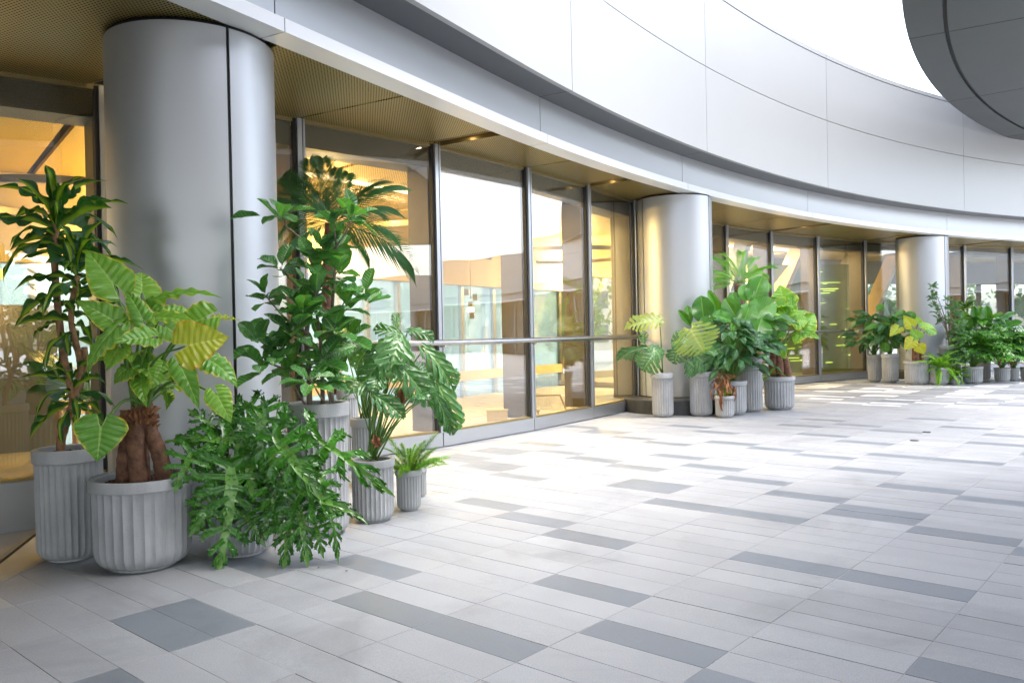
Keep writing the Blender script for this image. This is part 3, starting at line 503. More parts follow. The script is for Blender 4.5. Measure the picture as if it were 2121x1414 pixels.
for b0, b1, lab in bays:
    gw = empty('glazed_wall', (0, 0, 0), lab, 'glass wall', 'glazed bays of the curved wall')
    for i in range(b0, b1):
        kz = -.23 if i < 6 else .012
        m = MB(); quad_prism(m, i, -.1, .06, kz, KICKZ, .004, .996); m.build('kick_plate', FRAME, gw)
        m = MB(); quad_prism(m, i, -.1, .045, kz - .0, .014 if i > 5 else kz + .01, .004, .996)
        m = MB(); quad_prism(m, i, -.02, .0, KICKZ + .02, ZS - .0, .02, .98); m.build('glass_pane', GLASS, gw)
        m = MB(); quad_prism(m, i, -.05, .03, KICKZ + .002, KICKZ + .022, .02, .98); quad_prism(m, i, -.05, .012, ZS - .03, ZS + .02, .0, 1.); m.build('glazing_bead', BRONZE, gw)
        m = MB(); quad_prism(m, i, -.42, -.05, 3.24, 3.495, .03, .97); m.build('transom', FIN, gw)
    for i in range(b0, b1):
        m = MB(); post(m, i, -.04, .05, .05, KICKZ, ZS, -.0); o = m.build('mullion', FRAME, gw)
        m = MB(); post(m, i, -.03, .052, .02, KICKZ + .001, ZS, .046); m.build('mullion_cap', FRAME, o)
        m = MB(); post(m, i, -.03, .02, .03, KICKZ, ZS, -.042); m.build('black_gasket', DARKM, o)
        m = MB(); post(m, i, -.40, -.045, .07, KICKZ, 3.24, -.03); m.build('mullion_fin', FIN, gw)
# handrails
def rail(pts, lab):
    r_ = empty('handrail', (0, 0, 0), lab, 'handrail', 'steel handrails on the glazed wall')
    m = MB(); m.tube(pts, .034, 14); m.build('rail_tube', STEEL, r_, True)
    return r_
def railpts(i0, i1, e0=0, e1=0, z=1.21):
    P = [goff(i, .13) for i in range(i0, i1 + 1)]; v0 = Vector(P[0]) - (Vector(P[1]) - Vector(P[0])) * e0; v1 = Vector(P[-1]) + (Vector(P[-1]) - Vector(P[-2])) * e1
    P[0] = v0; P[-1] = v1; return [(p[0], p[1], z) for p in P]
for i0, i1, lab in ((7, 11, 'steel handrail crossing the glass between the two nearest columns'), (13, 16, 'steel handrail crossing the glass between the second and farthest columns'), (18, 22, 'steel handrail crossing the glass right of the farthest column')):
    r_ = rail(railpts(i0, i1, 0, .1 if i0 == 7 else .3), lab)
    for i in range(i0, i1 + 1):
        m = MB(); a = goff(i, .05); b = goff(i, .13); m.bar((*a, 1.17), (*b, 1.18), .02, .03); m.build('bracket', STEEL, r_)

# ================================================================== round columns
def column(x, y, r, a0, lab, plinth):
    c = empty('round_column', (x, y, 0), lab, 'column', 'metal clad round columns')
    cm = MB(); cm.tube([(0, 0, plinth[3] if plinth else 0), (0, 0, 3.5)], r - .012, 48); cm.build('column_core', DARKM, c, True)
    for k in range(3):
        m = MB(); n = 22; g_ = .012 / r; vs = []
        for j in range(n + 1):
            t = a0 + R(120) * k + g_ + (R(120) - 2 * g_) * j / n
            for rr in (r, r - .03):
                for z in (plinth[3] + .012 if plinth else .0, 3.475): vs.append((rr * math.cos(t), rr * math.sin(t), z))
        fs = []
        for j in range(n):
            a = j * 4; b = a + 4; fs += [(a, b, b + 1, a + 1), (a + 3, b + 3, b + 2, a + 2), (a + 1, b + 1, b + 3, a + 3), (a, a + 2, b + 2, b)]
        fs += [(0, 1, 3, 2), (n * 4, n * 4 + 2, n * 4 + 3, n * 4 + 1)]
        m.add(vs, fs); o = m.build('cladding_panel', COLM, c); autosmooth(o, 30)
    if plinth:
        px, py, pr, ph = plinth; m = MB(); m.tube([(px - x, py - y, 0), (px - x, py - y, ph - .012), (px - x, py - y, ph)], [pr, pr, pr - .012], 48)
        o = m.build('plinth', DSTONE, c); autosmooth(o, 30)
column(-2.374, 6.093, .597, R(-45), 'nearest and largest grey metal column, behind the corn plant and the big elephant ear', (-2.374, 6.093, .7, .14))
column(2.76, 13.52, .615, R(-37), 'second grey metal column standing on a dark round stone plinth', (2.72, 13.22, .9, .22))
column(10.31, 20.2, .597, R(-60), 'farthest grey metal column, at the right behind the last cluster of pots', (10.31, 20.1, .78, .2))

# ================================================================== inside the building
FL0 = lambda i: -1.15 if 6 <= i <= 12 else -6.4
inn = empty('interior_hall', (0, 0, 0), 'warm lit hall behind the curved glass with cream bulkhead and rear windows', 'room')
def inner_strip(name, m, off0, off1, z0, z1, i0=0, i1=None, parent=inn, f0=0., f1=1.):
    for i in range(i0, i1 if i1 else len(GP) - 1):
        mb = MB(); quad_prism(mb, i, off0, off1, z0, z1, f0, f1); mb.build(name, m, parent)
mb = MB()
for i in range(len(GP) - 1): quad_prism(mb, i, FL0(i), -.1, .02 if i > 5 else -.02, .12)
mb.build('floor', FLOORI, inn)
mb = MB()
for i in range(6, 13): quad_prism(mb, i, -4.4, -1.0, -2.6, -2.5)
mb.build('lower_floor', CREAM, inn)
for i in range(len(GP) - 1):
    mb = MB(); quad_prism(mb, i, -6.4, -.0, 3.506, 3.56, .03 if i in SLOT else .004, .97 if (i + 1) in SLOT else .996)
    mb.build('ceiling_panel', PERFI if i < 10 else GOLDW, inn)
mb = MB()
for i in range(len(GP) - 1): quad_prism(mb, i, -6.6, .0, 3.6, 3.7)
mb.build('ceiling_void', DARKM, inn)
# rear bulkhead, rear windows
for i in range(len(GP) - 1):
    zb = 2.35 if i < 13 else 2.75
    zlo = -2.3 if 6 <= i <= 12 else .3
    mb = MB(); quad_prism(mb, i, -4.7, -4.4, zb, 3.5); mb.build('bulkhead', CREAM if i < 16 else GREYI, inn)
    mb = MB(); quad_prism(mb, i, -4.62, -4.5, zlo - .18, zlo); mb.build('rear_sill', CREAM if i < 13 else GREYI, inn)
    if i < 13:
        mb = MB(); quad_prism(mb, i, -4.66, -4.46, .34, .54); mb.build('rear_rail', CREAM, inn)
    for f in (0., .5) if i < 13 else (0.,):
        d = gdir(i); a = goff(i, -4.55); b = goff(i + 1, -4.55); x = a[0] * (1 - f) + b[0] * f; y = a[1] * (1 - f) + b[1] * f
        mb = MB(); mb.box((-.045, -.07, zlo), (.045, .07, zb)); o = mb.build('rear_frame', FRAME if i < 13 else FIN, inn); o.location = (x, y, 0); o.rotation_euler.z = math.atan2(d.y, d.x)
        mb = MB(); quad_prism(mb, i, -4.57, -4.56, zlo, zb, f + .02, f + (.48 if i < 13 else .96)); mb.build('rear_window', GLASSB if i < 13 else GLASS, inn)
for i in (2, 3, 4, 5):
    mb = MB(); quad_prism(mb, i, -2.6, -2.5, .12, 1.72, .01, .99); mb.build('low_partition', GREYI, inn)
# drum bulkhead hanging in the hall behind the wide bay
def ring(name, m, cx, cy_, r0, r1, z0, z1, parent, a0=0, a1=math.tau, n=48):
    mb = MB(); vs = []
    for j in range(n + 1):
        t = a0 + (a1 - a0) * j / n
        for rr, z in ((r0, z0), (r1, z0), (r1, z1), (r0, z1)): vs.append((cx + rr * math.cos(t), cy_ + rr * math.sin(t), z))
    fs = [(j * 4 + k, j * 4 + (k + 1) % 4, j * 4 + 4 + (k + 1) % 4, j * 4 + 4 + k) for j in range(n) for k in range(4)]
    mb.add(vs, fs); o = mb.build(name, m, parent); autosmooth(o, 30); return o
# gold ceiling cove rings
for cx, cyy, r_ in ((-1.4, 13.6, 1.5), (1.2, 17.6, 1.6), (-5.2, 9.6, 1.3)):
    ring('ceiling_ring', BRONZE, cx, cyy, r_, r_ + .06, 2.95, 3.03, inn)
# pendants
BULB = emit('bulb_glow', (1, .62, .22), 40.)
for k, (x, y, z) in enumerate(((-.62, 12.3, 1.75), (-5.35, 8.3, 1.9), (.1, 14.6, 1.9))):
    p = empty('pendant_lamp', (x, y, z), ('gold pendant lamp hanging behind the second pane right of the nearest column', 'gold pendant lamp hanging behind the far left glass', 'gold pendant lamp hanging deep behind the third pane')[k], 'lamp', 'gold pendant lamps')
    m = MB(); m.tube([(0, 0, .1), (0, 0, 3.5 - z)], .008, 6); m.build('cord', BRONZE, p)
    m = MB()
    for a, b, zz in ((0, 0, 0), (.07, .02, .12), (-.06, .03, .2), (.02, -.05, -.16)): m.box((a - .035, b - .035, zz - .05), (a + .035, b + .035, zz + .05))
    m.build('lamp_body', BRONZE, p)
    m = MB(); m.tube([(0, 0, -.1), (0, 0, -.04)], .045, 10); m.build('bulb', BULB, p)
# ceiling lights of the hall: long warm luminaires that really light it
LUM = emit('luminaire_glow', (1, .72, .36), 2.)
for k, i in enumerate((7, 8, 9, 13, 14, 15)):
    for off in (-2.3,):
        a = goff(i, off); b = goff(i + 1, off); mb = MB(); mb.bar((a[0], a[1], 3.48), (b[0], b[1], 3.48), .06, .04); mb.build('ceiling_luminaire', LUM, inn)
        ld = bpy.data.lights.new('hall_luminaire_light', 'AREA'); ld.shape = 'RECTANGLE'; ld.size = 1.6; ld.size_y = .3; ld.energy = {7: 22, 8: 35, 9: 14}.get(i, 60); ld.color = (1, .74, .38)
        lo = bpy.data.objects.new('hall_luminaire_light', ld); col.objects.link(lo); lo.location = ((a[0] + b[0]) / 2, (a[1] + b[1]) / 2, 3.38); lo.rotation_euler.z = math.atan2(b[1] - a[1], b[0] - a[0])
# added cups and point lights, invented to turn the hall ceiling gold
for i in (4, 5, 7, 8, 9, 13, 15):
    d = gdir(i); a = goff(i, -3.9); mb = MB(); mb.tube([(a[0], a[1], 2.35), (a[0], a[1], 2.42), (a[0], a[1], 2.5)], [.05, .12, .14], 14); mb.build('added_glow_cup', BRONZE, inn, True)
    mb = MB(); mb.tube([(a[0], a[1], 2.505), (a[0], a[1], 2.515)], .11, 14); mb.build('added_glow_lens', LUM, inn)
    ld = bpy.data.lights.new('added_ceiling_glow', 'POINT'); ld.energy = {4: 2.5, 5: 2.5, 9: 22, 13: 120, 15: 100}.get(i, 85); ld.shadow_soft_size = .15; ld.color = (1, .68, .24)
    lo = bpy.data.objects.new('added_ceiling_glow', ld); col.objects.link(lo); lo.location = (a[0], a[1], 2.75)
# timber trestle frame seen low behind the third pane
t = empty('trestle', (.36, 11.95, .12), 'honey coloured folding timber frame low behind the glass left of the second column', 'trestle')
for p, q in (((-.3, -.3, 0), (-.17, -.26, .27)), ((-.17, -.26, .27), (.02, -.3, 0)), ((-.17, -.26, .27), (.34, .1, .25)), ((.34, .1, .25), (.44, .1, 0)), ((-.3, -.3, .06), (.02, -.3, .06))):
    m = MB(); m.bar(p, q, .035, .025); m.build('bar', WOOD, t)
t = empty('storage_box', (-.22, 10.98, .12), 'low cream box on the hall floor behind the second pane', 'box')
m = MB(); m.box((-.14, -.12, 0), (.14, .12, .14)); m.build('box_body', CREAM, t); m = MB(); m.box((-.15, -.13, .141), (.15, .13, .16)); m.build('lid', CREAM, t)
t = empty('timber_stand', (-4.05, 7.55, .12), 'honey coloured timber plant stand just inside the far left glass', 'stand')
for x in (-.14, .14):
    for y in (-.14, .14): m = MB(); m.box((x - .02, y - .02, 0), (x + .02, y + .02, .55)); m.build('leg', WOOD, t)
m = MB(); m.box((-.16, -.16, .551), (.16, .16, .58)); m.build('stand_top', WOOD, t)
# slanted ribs; glowing strips stand in for green streaks reflected in the farther glass
for k, (x, y, dx) in enumerate(((6.6, 20.8, 2.0), (8.7, 22.6, 2.4), (10.6, 24.0, 2.2), (4.9, 19.4, 1.6))):
    m = MB(); pts = bez([(-dx * .4, 0, .12), (0, 0, 1.5), (dx * .75, 0, 3.5)], 6)
    for a, b in zip(pts[:-1], pts[1:]): m.bar(a, b, .16, .42, (0, 1, 0))
    o = m.build('slanted_rib', GREYI if k % 2 else CREAM); o.location = (x, y, 0); o.rotation_euler.z = R(38)
    o.name = 'slanted_rib'; prop(o, ('broad cream slanting rib behind the glass left of the farthest column', 'grey slanting rib directly left of the farthest column, behind glass', 'cream slanting rib behind the glass at the farthest column', 'grey slanting rib behind the palm of the middle pot cluster')[k], 'rib', 'slanting ribs inside the hall')
STREAK = emit('green_streak_glow', (.6, .75, .1), .55)  # emission imitates yellow-green streaks reflected in the glass
rn = random.Random(4)
gs = empty('streak_panel', (8.0, 21.5, 0), 'glowing strips standing in for reflected yellow green streaks, left of the farthest column', 'reflected streaks')
gs.rotation_euler.z = R(12)
m = MB(); m.box((-1.8, .06, .12), (1.7, .14, 3.0)); m.build('back_panel', mat('olive_panel', (.16, .19, .04), .35), gs)
for k in range(55):
    x = rn.uniform(-1.75, 1.5); z = rn.uniform(.25, 2.8); l = rn.choice((.12, .2, .35, .6)); m = MB(); m.box((x, -.0, z), (min(x + l, 1.68), .03, z + rn.uniform(.008, .02))); m.build('reflected_streak', STREAK, gs)

# ================================================================== round canopy building on the right (its underside and, in reflection, its white edge)
CX, CY, CR, CZ = 31.25, -1.5, 28.72, 6.0
can = empty('round_canopy', (CX, CY, CZ), 'big dark grey round canopy jutting into the top right corner', 'canopy')
def arcpt(r, t): return (r * math.cos(t), r * math.sin(t))
A0 = R(97); A1 = R(159)
def wedge(name, m, r0, r1, z0, z1, t0, t1, n=8):
    mb = MB(); vs = []
    for j in range(n + 1):
        t = t0 + (t1 - t0) * j / n
        for rr, z in ((r0, z0), (r1, z0), (r1, z1), (r0, z1)): x, y = arcpt(rr, t); vs.append((x, y, z))
    fs = [(j * 4 + k, j * 4 + (k + 1) % 4, j * 4 + 4 + (k + 1) % 4, j * 4 + 4 + k) for j in range(n) for k in range(4)] + [(0, 3, 2, 1), (n * 4, n * 4 + 1, n * 4 + 2, n * 4 + 3)]
    mb.add(vs, fs); o = mb.build(name, m, can); autosmooth(o, 20); return o
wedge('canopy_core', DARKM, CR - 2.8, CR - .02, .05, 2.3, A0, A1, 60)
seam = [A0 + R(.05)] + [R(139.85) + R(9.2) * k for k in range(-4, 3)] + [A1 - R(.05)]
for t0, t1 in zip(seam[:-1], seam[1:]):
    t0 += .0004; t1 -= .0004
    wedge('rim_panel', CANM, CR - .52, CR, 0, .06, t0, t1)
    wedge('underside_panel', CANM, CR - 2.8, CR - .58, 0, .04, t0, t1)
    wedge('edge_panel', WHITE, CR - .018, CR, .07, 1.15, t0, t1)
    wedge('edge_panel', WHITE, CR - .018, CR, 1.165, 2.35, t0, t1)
lk = empty('added_shade_slab', (0, 0, 6), 'unseen grey slab above and behind the viewpoint, added to shade the near terrace', 'canopy')  # out of view, added to keep sky light off the near paving
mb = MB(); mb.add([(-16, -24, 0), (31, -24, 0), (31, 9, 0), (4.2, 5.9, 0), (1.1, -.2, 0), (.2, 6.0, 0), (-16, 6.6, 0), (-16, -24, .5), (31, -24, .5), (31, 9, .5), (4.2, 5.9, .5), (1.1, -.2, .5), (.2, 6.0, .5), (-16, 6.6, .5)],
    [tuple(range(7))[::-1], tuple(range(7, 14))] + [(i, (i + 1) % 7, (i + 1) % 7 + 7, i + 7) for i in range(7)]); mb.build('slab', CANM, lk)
# ================================================================== distant town behind the hall, trees
rb = random.Random(5)
WIN = mat('dark_window', (.1, .12, .14), .2)
def tower(x, y, w, d, h, rz, lab, m):
    b = empty('tower_block', (x, y, -.6), lab, 'building', 'pale tower blocks far behind the hall', R(rz))
    k = MB(); k.box((-w / 2, -d / 2, 0), (w / 2, d / 2, h)); k.build('wall', m, b)
    k = MB(); k.box((-w / 2 - .2, -d / 2 - .2, h), (w / 2 + .2, d / 2 + .2, h + .8)); k.build('roof', m, b)
    k = MB(); nx = int(w / 3.2); nz = int(h / 3.3)
    for a in range(nx):
        for c in range(nz):
            x0 = -w / 2 + (a + .25) * w / nx; z0 = 1 + c * 3.3
            k.box((x0, -d / 2 - .05, z0), (x0 + w / nx * .5, -d / 2 + .02, z0 + 1.7))
    prop(k.build('windows', WIN, b), kind='stuff')
PALE = mat('pale_render', (.62, .63, .62), .8); PALE2 = mat('pale_tan_render', (.55, .5, .44), .8)
for a in ((-22, 62, 14, 12, 30, 10, 'pale grey tower block behind the hall, seen through the wide bay', PALE), (-5, 75, 16, 12, 38, 0, 'pale tan tower block behind the hall, seen left of the second column', PALE2),
          (-45, 55, 16, 12, 34, 25, 'pale grey tower block behind the far left glass', PALE), (9, 85, 12, 12, 26, -5, 'low pale tan block behind the second column', PALE2)): tower(*a)
def tree(x, y, h, r, lab, n=900):
    t = empty('tree', (x, y, -.6), lab, 'tree', 'leafy trees beyond the hall')
    m = MB(); m.tube([(0, 0, 0), (rb.uniform(-.2, .2), .1, h * .4), (0, 0, h * .75)], [.22, .16, .05], 8)
    for k in range(6):
        a = rb.uniform(0, 6.28); m.tube([(0, 0, h * (.35 + .05 * k)), (r * .6 * math.cos(a), r * .6 * math.sin(a), h * (.55 + .06 * k))], [.08, .02], 5)
    m.build('trunk', BARK, t)
    c = MB(); cl = [(rb.gauss(0, r * .45), rb.gauss(0, r * .45), h * rb.uniform(.45, .98), r * rb.uniform(.25, .45)) for _ in range(14)]
    for k in range(n):
        X, Y, Z, q = rb.choice(cl); d = Vector((rb.gauss(0, 1), rb.gauss(0, 1), rb.gauss(0, .8))).normalized() * q * rb.uniform(.6, 1); p = Vector((X, Y, Z)) + d
        u = Vector((rb.uniform(-1, 1), rb.uniform(-1, 1), rb.uniform(-1, 1))).normalized(); w = u.cross(Vector((rb.uniform(-1, 1), .3, 1))).normalized(); s = rb.uniform(.12, .28)
        c.add([p - u * s, p + w * s * .5, p + u * s, p - w * s * .5], [(0, 1, 2, 3)])
    c.build('crown', LTRE, t)
tp = [(6, 34, 4.6), (9.5, 36, 4.0), (13, 37.5, 4.8), (17, 38.5, 4.2), (21, 39, 5.0), (25.5, 39, 4.4), (30, 40, 4.8), (35, 41, 4.4), (41, 42, 5), (-3, 29, 3.4), (2, 31, 4.0), (47, 44, 5)]
for k, (x, y, h) in enumerate(tp):
    if x / y > .68: continue
    tree(x, y, h, 2.1, 'leafy green tree beyond the hall, ' + ('behind the glowing streaks', 'just right of the glowing streaks', 'left behind the farthest column', 'right behind the farthest column', 'behind the last pot cluster', 'near the right edge of the picture', 'at the right edge of the picture', 'just outside the right edge', 'beyond the right edge, second one', 'behind the wide bay', 'behind the second column', 'beyond the right edge, last one')[k])

# ================================================================== leaf meshes (unit length along +Y, unit half width along X, +Z is the upper face)
def leafmesh(name, m, width, nt=14, ns=4, droop=.5, fold=.15, wave=.0, wfreq=5, slots=0, s0=.3, gap=.35, sweepa=0., back=0., seed=0, rag=0., lobes2=0.):
    "width(t) gives half width (unit: 1 = widest); back = part of the blade behind the stalk"
    rr = random.Random(seed); mb = MB(); vs = []; uv = []; fs = []
    ys = [i / nt for i in range(nt + 1)]; phs = rr.uniform(0, 6)
    mid = []; ang = .25 * droop; y = z = 0.; pt = []
    for i, t in enumerate(ys):
        pt.append((y, z)); a = ang - droop * 1.6 * t; y += math.cos(a) / nt; z += math.sin(a) / nt
    # shift so that the stalk joint is at origin
    ib = back * nt; i0 = int(ib); oy = pt[i0][0]; oz = pt[i0][1]
    for side in (-1, 1):
        base = len(vs)
        for i, t in enumerate(ys):
            w = width(t); inner = 0.
            if t < back: inner = .03 + .15 * (1 - t / back) ** .8
            wl = w * (1 + rag * rr.uniform(-1, 1))
            if slots:
                ph = (t * slots) % 1.; wl *= 1 - .30 * abs(2 * min(ph / (1 - gap), 1.) - 1) ** 3
                if lobes2: wl *= 1 + lobes2 * math.sin(t * slots * math.tau * 1.0 + 1)
            for j in range(ns + 1):
                s = j / ns; x = inner + (wl - inner) * s if wl > inner else wl
                sweep_y = sweepa * s * w * .5
                zz = pt[i][1] - oz + fold * x * .5 - .22 * droop * (x ** 2) + wave * math.sin(t * wfreq * math.tau + phs + side) * s ** 2 * w
                if slots: zz += .035 * math.sin(((t * slots) % 1.) * math.tau) * s
                vs.append((side * x, pt[i][0] - oy + sweep_y, zz)); uv.append((side * max(s, .0), t))
        for i in range(nt):
            t = (i + .5) / nt
            for j in range(ns):
                if slots and (j + .5) / ns > s0 and (t * slots) % 1. > 1 - gap and t > .06: continue
                a = base + i * (ns + 1) + j; q = (a, a + 1, a + ns + 2, a + ns + 1); fs.append(q if side > 0 else q[::-1])
    mb.add(vs, fs, uv); me = mb.mesh(name, True); me.materials.append(m); return me
el = lambda t, p=1., q=1.: max(0., math.sin(math.pi * min(1, t) ** p)) ** q
W_obov = lambda t: .02 + .98 * max(0, math.sin(math.pi * t ** 1.15)) ** .62 * (1 if t < .97 else .8)
W_lanc = lambda t: .02 + .98 * max(0, math.sin(math.pi * t ** .8)) ** .85
W_strap = lambda t: (.25 + .75 * min(1, t / .35) ** .7) * (1 - max(0, (t - .45) / .55) ** 1.8) + .01
W_heart = lambda t: max(.02, (1 if t > .3 else (.24 + .76 * math.sin(math.pi / 2 * t / .3) ** .55)) * (1 - max(0, (t - .28) / .72) ** 1.45))
W_mon = lambda t: max(.04, (.3 + .7 * math.sin(math.pi / 2 * min(1, t / .35)) ** .6) * (1 - max(0, (t - .35) / .65) ** 1.7))
W_pad = lambda t: .04 + .96 * max(0, math.sin(math.pi * t ** .9)) ** .55
W_phi = lambda t: max(.05, (.8 + .2 * math.sin(math.pi / 2 * min(1, t / .3))) * (1 - max(0, (t - .25) / .75) ** 1.3 * .9))
def lobed(name, m, nl=6, seed=0, droop=.6, gapf=.62):
    "deeply cut blade: broad body strip plus side lobes that carry blunt teeth; true width half .5, scaled to 1"
    rr = random.Random(seed); vs = []; uv = []; fs = []
    def bend(x, y):
        t = max(0, y); return -droop * .42 * t * t + .10 * droop * t - .22 * x * x
    def strip(pts, ws, side, t0, u0):
        b = len(vs); k = len(pts)
        for i, (px, py) in enumerate(pts):
            a = pts[min(i + 1, k - 1)]; c = pts[max(i - 1, 0)]; dx, dy = a[0] - c[0], a[1] - c[1]; l = math.hypot(dx, dy) or 1; nx, ny = -dy / l, dx / l
            f = i / (k - 1)
            for q in (-1, 0, 1):
                X = px + nx * ws[i] * q; Y = py + ny * ws[i] * q
                vs.append((X / .5, Y, bend(X, Y) + .022 * (abs(q)) * (1 - .4 * f) + .03 * math.sin(f * 9 + q * 1.3 + seed) * f * abs(q))); uv.append((side * max(.02, abs(q) * .35 + f * .6 if side else q * .5), t0))
        for i in range(k - 1):
            for q in (0, 1): a = b + i * 3 + q; fs.append((a, a + 3, a + 4, a + 1))
    # body
    n = 12; strip([(.012 * math.sin(i), -.16 + 1.0 * i / n) for i in range(n + 1)], [.025 + .05 * math.sin(math.pi * min(1, (i / n) ** .8 * .93 + .05)) for i in range(n + 1)], 0, .5, 0)
    for side in (-1, 1):
        for k in range(nl):
            f = k / (nl - 1); y0 = -.12 + .76 * f; ang = R(138 - 105 * f ** .75) + rr.uniform(-.08, .08); ln = (.42 + .24 * math.sin(math.pi * min(1, f * .9 + .25))) * (1 - .42 * f) * rr.uniform(.9, 1.08)
            pts = []; ws = []; N_ = 9; a = ang
            x, y = side * .01, y0; base = .046 * (1.25 - .5 * f); heads = []
            for i in range(N_ + 1):
                t = i / N_; pts.append((x, y)); heads.append(a); x += side * math.sin(a) * ln / N_; y += math.cos(a) * ln / N_; a -= .5 / N_
                ws.append(base * (1.15 - .1 * t + .30 * math.sin(math.pi * min(1, max(0, (t - .3) / .6)))) * (1 if t < .8 else (1 - (t - .8) / .2) * .85 + .1))
            strip(pts, ws, side, y0 + .2, 0)
            for (ti, da, pl) in ((5, .8, .34), (7, -.7, .28), (7, .6, .26), (4, -.85, .24)):       # prongs
                px, py = pts[ti]; a2 = heads[ti] + da; L2 = ln * pl * rr.uniform(.8, 1.15); q2 = []
                for i in range(5): q2.append((px, py)); px += side * math.sin(a2) * L2 / 4; py += math.cos(a2) * L2 / 4; a2 -= .1
                strip(q2, [base * .7, base * .62, base * .5, base * .34, base * .06], side, y0 + .2, 0)
    x = 0; strip([(rr.uniform(-.01, .01), .72 + .28 * i / 6) for i in range(7)], [.06, .075, .055, .06, .04, .028, .006], 0, .9, 0)
    mb = MB(); mb.add(vs, fs, uv); me = mb.mesh(name, True); me.materials.append(m); return me
def var(n, fn): return [fn(k) for k in range(n)]
M_ALO = var(5, lambda k: leafmesh('leaf', LALO, W_heart, 30, 6, .35 + .14 * k, .25, .038, 4.5 + .5 * k, back=.24, seed=k, rag=.012))
M_YEL = var(2, lambda k: leafmesh('leaf', LYEL, W_heart, 24, 5, .3, .25, .06, 5, back=.24, seed=k + 9, rag=.025))
M_MON = var(4, lambda k: leafmesh('leaf', LMON, W_mon, 56, 6, .55 + .15 * k, .1, .05, 2, slots=6 + k % 2, s0=.34, gap=.27, sweepa=.5, back=.16, seed=k))
M_MOY = var(2, lambda k: leafmesh('leaf', LMOY, W_mon, 56, 6, .6, .1, .05, 2, slots=9, s0=.3, gap=.36, sweepa=.3, back=.16, seed=k))
M_PHI = var(5, lambda k: lobed('leaf', LPHI, 5 + k % 2, k, .45 + .16 * k))
M_FIC = var(4, lambda k: leafmesh('leaf', LFIC, W_obov, 9, 3, .1 + .14 * k, .35, .03, 2, seed=k))
M_DRA = var(5, lambda k: leafmesh('leaf', LDRA, W_strap, 16, 3, .4 + .22 * k, .4, .10, 2, seed=k))
M_PAD = var(4, lambda k: leafmesh('leaf', LPAD, W_pad, 14, 4, .15 + .18 * k, .35, .05, 2, seed=k))
M_LIL = var(4, lambda k: leafmesh('leaf', LLIL, W_lanc, 10, 3, .4 + .3 * k, .3, .05, 2, seed=k))
M_LAY = var(2, lambda k: leafmesh('leaf', LYEL, W_obov, 10, 3, .3, .3, .05, 2, seed=k))
M_SHR = var(3, lambda k: leafmesh('leaf', LSHR, W_obov, 7, 2, .2 + .2 * k, .3, .03, 2, seed=k))
M_DRY = var(3, lambda k: leafmesh('dry_leaf', DRY, W_lanc, 12, 3, 1.3 + .3 * k, .9, .25, 3, seed=k))
def frond(name, m, n, leaf, droop, seed, wl=.018):
    rr = random.Random(seed); mb = MB(); a = .1; y = z = 0.; pts = []
    for i in range(n + 1):
        pts.append(Vector((0, y, z))); a -= droop / n * (.5 + i / n); y += math.cos(a) / n; z += math.sin(a) / n
    mb.tube(pts[::2] + [pts[-1]], [.010 * (1 - .8 * k / (len(pts[::2]))) for k in range(len(pts[::2]) + 1)], 4)
    for i in range(int(n * .14), n):
        t = i / n; ln = leaf * math.sin(math.pi * (.12 + .80 * t)) ** .7 * rr.uniform(.9, 1.1); d = (pts[i + 1] - pts[i]).normalized()
        for sd_ in (-1, 1):
            o = Vector((sd_, .0, .12)); v = (o * (.92 - .35 * t) + d * (.5 + .55 * t)).normalized(); b = pts[i] + d * rr.uniform(0, .012)
            q = v.cross(Vector((0, 0, 1))).normalized() * wl * .5; m1 = b + v * ln * .5 + Vector((0, 0, -.02 * ln)); e = b + v * ln + Vector((0, 0, -.22 * ln - rr.uniform(0, .04)))
            mb.add([b - q * .5, b + q * .5, m1 + q, m1 - q, e], [(0, 1, 2, 3), (3, 2, 4)], [(0, 0), (.3, 0), (.6, .5), (-.6, .5), (0, 1)])
    me = mb.mesh(name, False); me.materials.append(m); return me
M_PAL = var(4, lambda k: frond('frond', LPAL, 30, .36, .9 + .35 * k, k, .022))
M_PAB = var(4, lambda k: frond('frond', LPAB, 30, .40, 1.5 + .4 * k, k, .019))
M_FRN = var(3, lambda k: frond('frond', LFER, 34, .2, 1.0 + .3 * k, k, .05))
def plume(k):
    rr = random.Random(k); mb = MB(); a = .2; y = z = 0.; n = 30
    for i in range(n):
        a -= (.5 + .4 * k) / n; y += math.cos(a) / n; z += math.sin(a) / n; t = i / n
        rad = .13 * math.sin(math.pi * (.1 + .86 * t)) ** .6
        for j in range(15):
            th = rr.uniform(0, 6.28); d = Vector((math.cos(th), .45, math.sin(th))).normalized(); b = Vector((0, y, z)); e = b + d * rad * rr.uniform(.7, 1.1); q = d.cross(Vector((rr.random(), 1, rr.random()))).normalized() * .009
            mb.add([b - q, b + q, e], [(0, 1, 2)], [(0, 0), (.2, .2), (.9, 1)])
    me = mb.mesh('plume', False); me.materials.append(LFER); return me
M_PLU = var(3, plume)

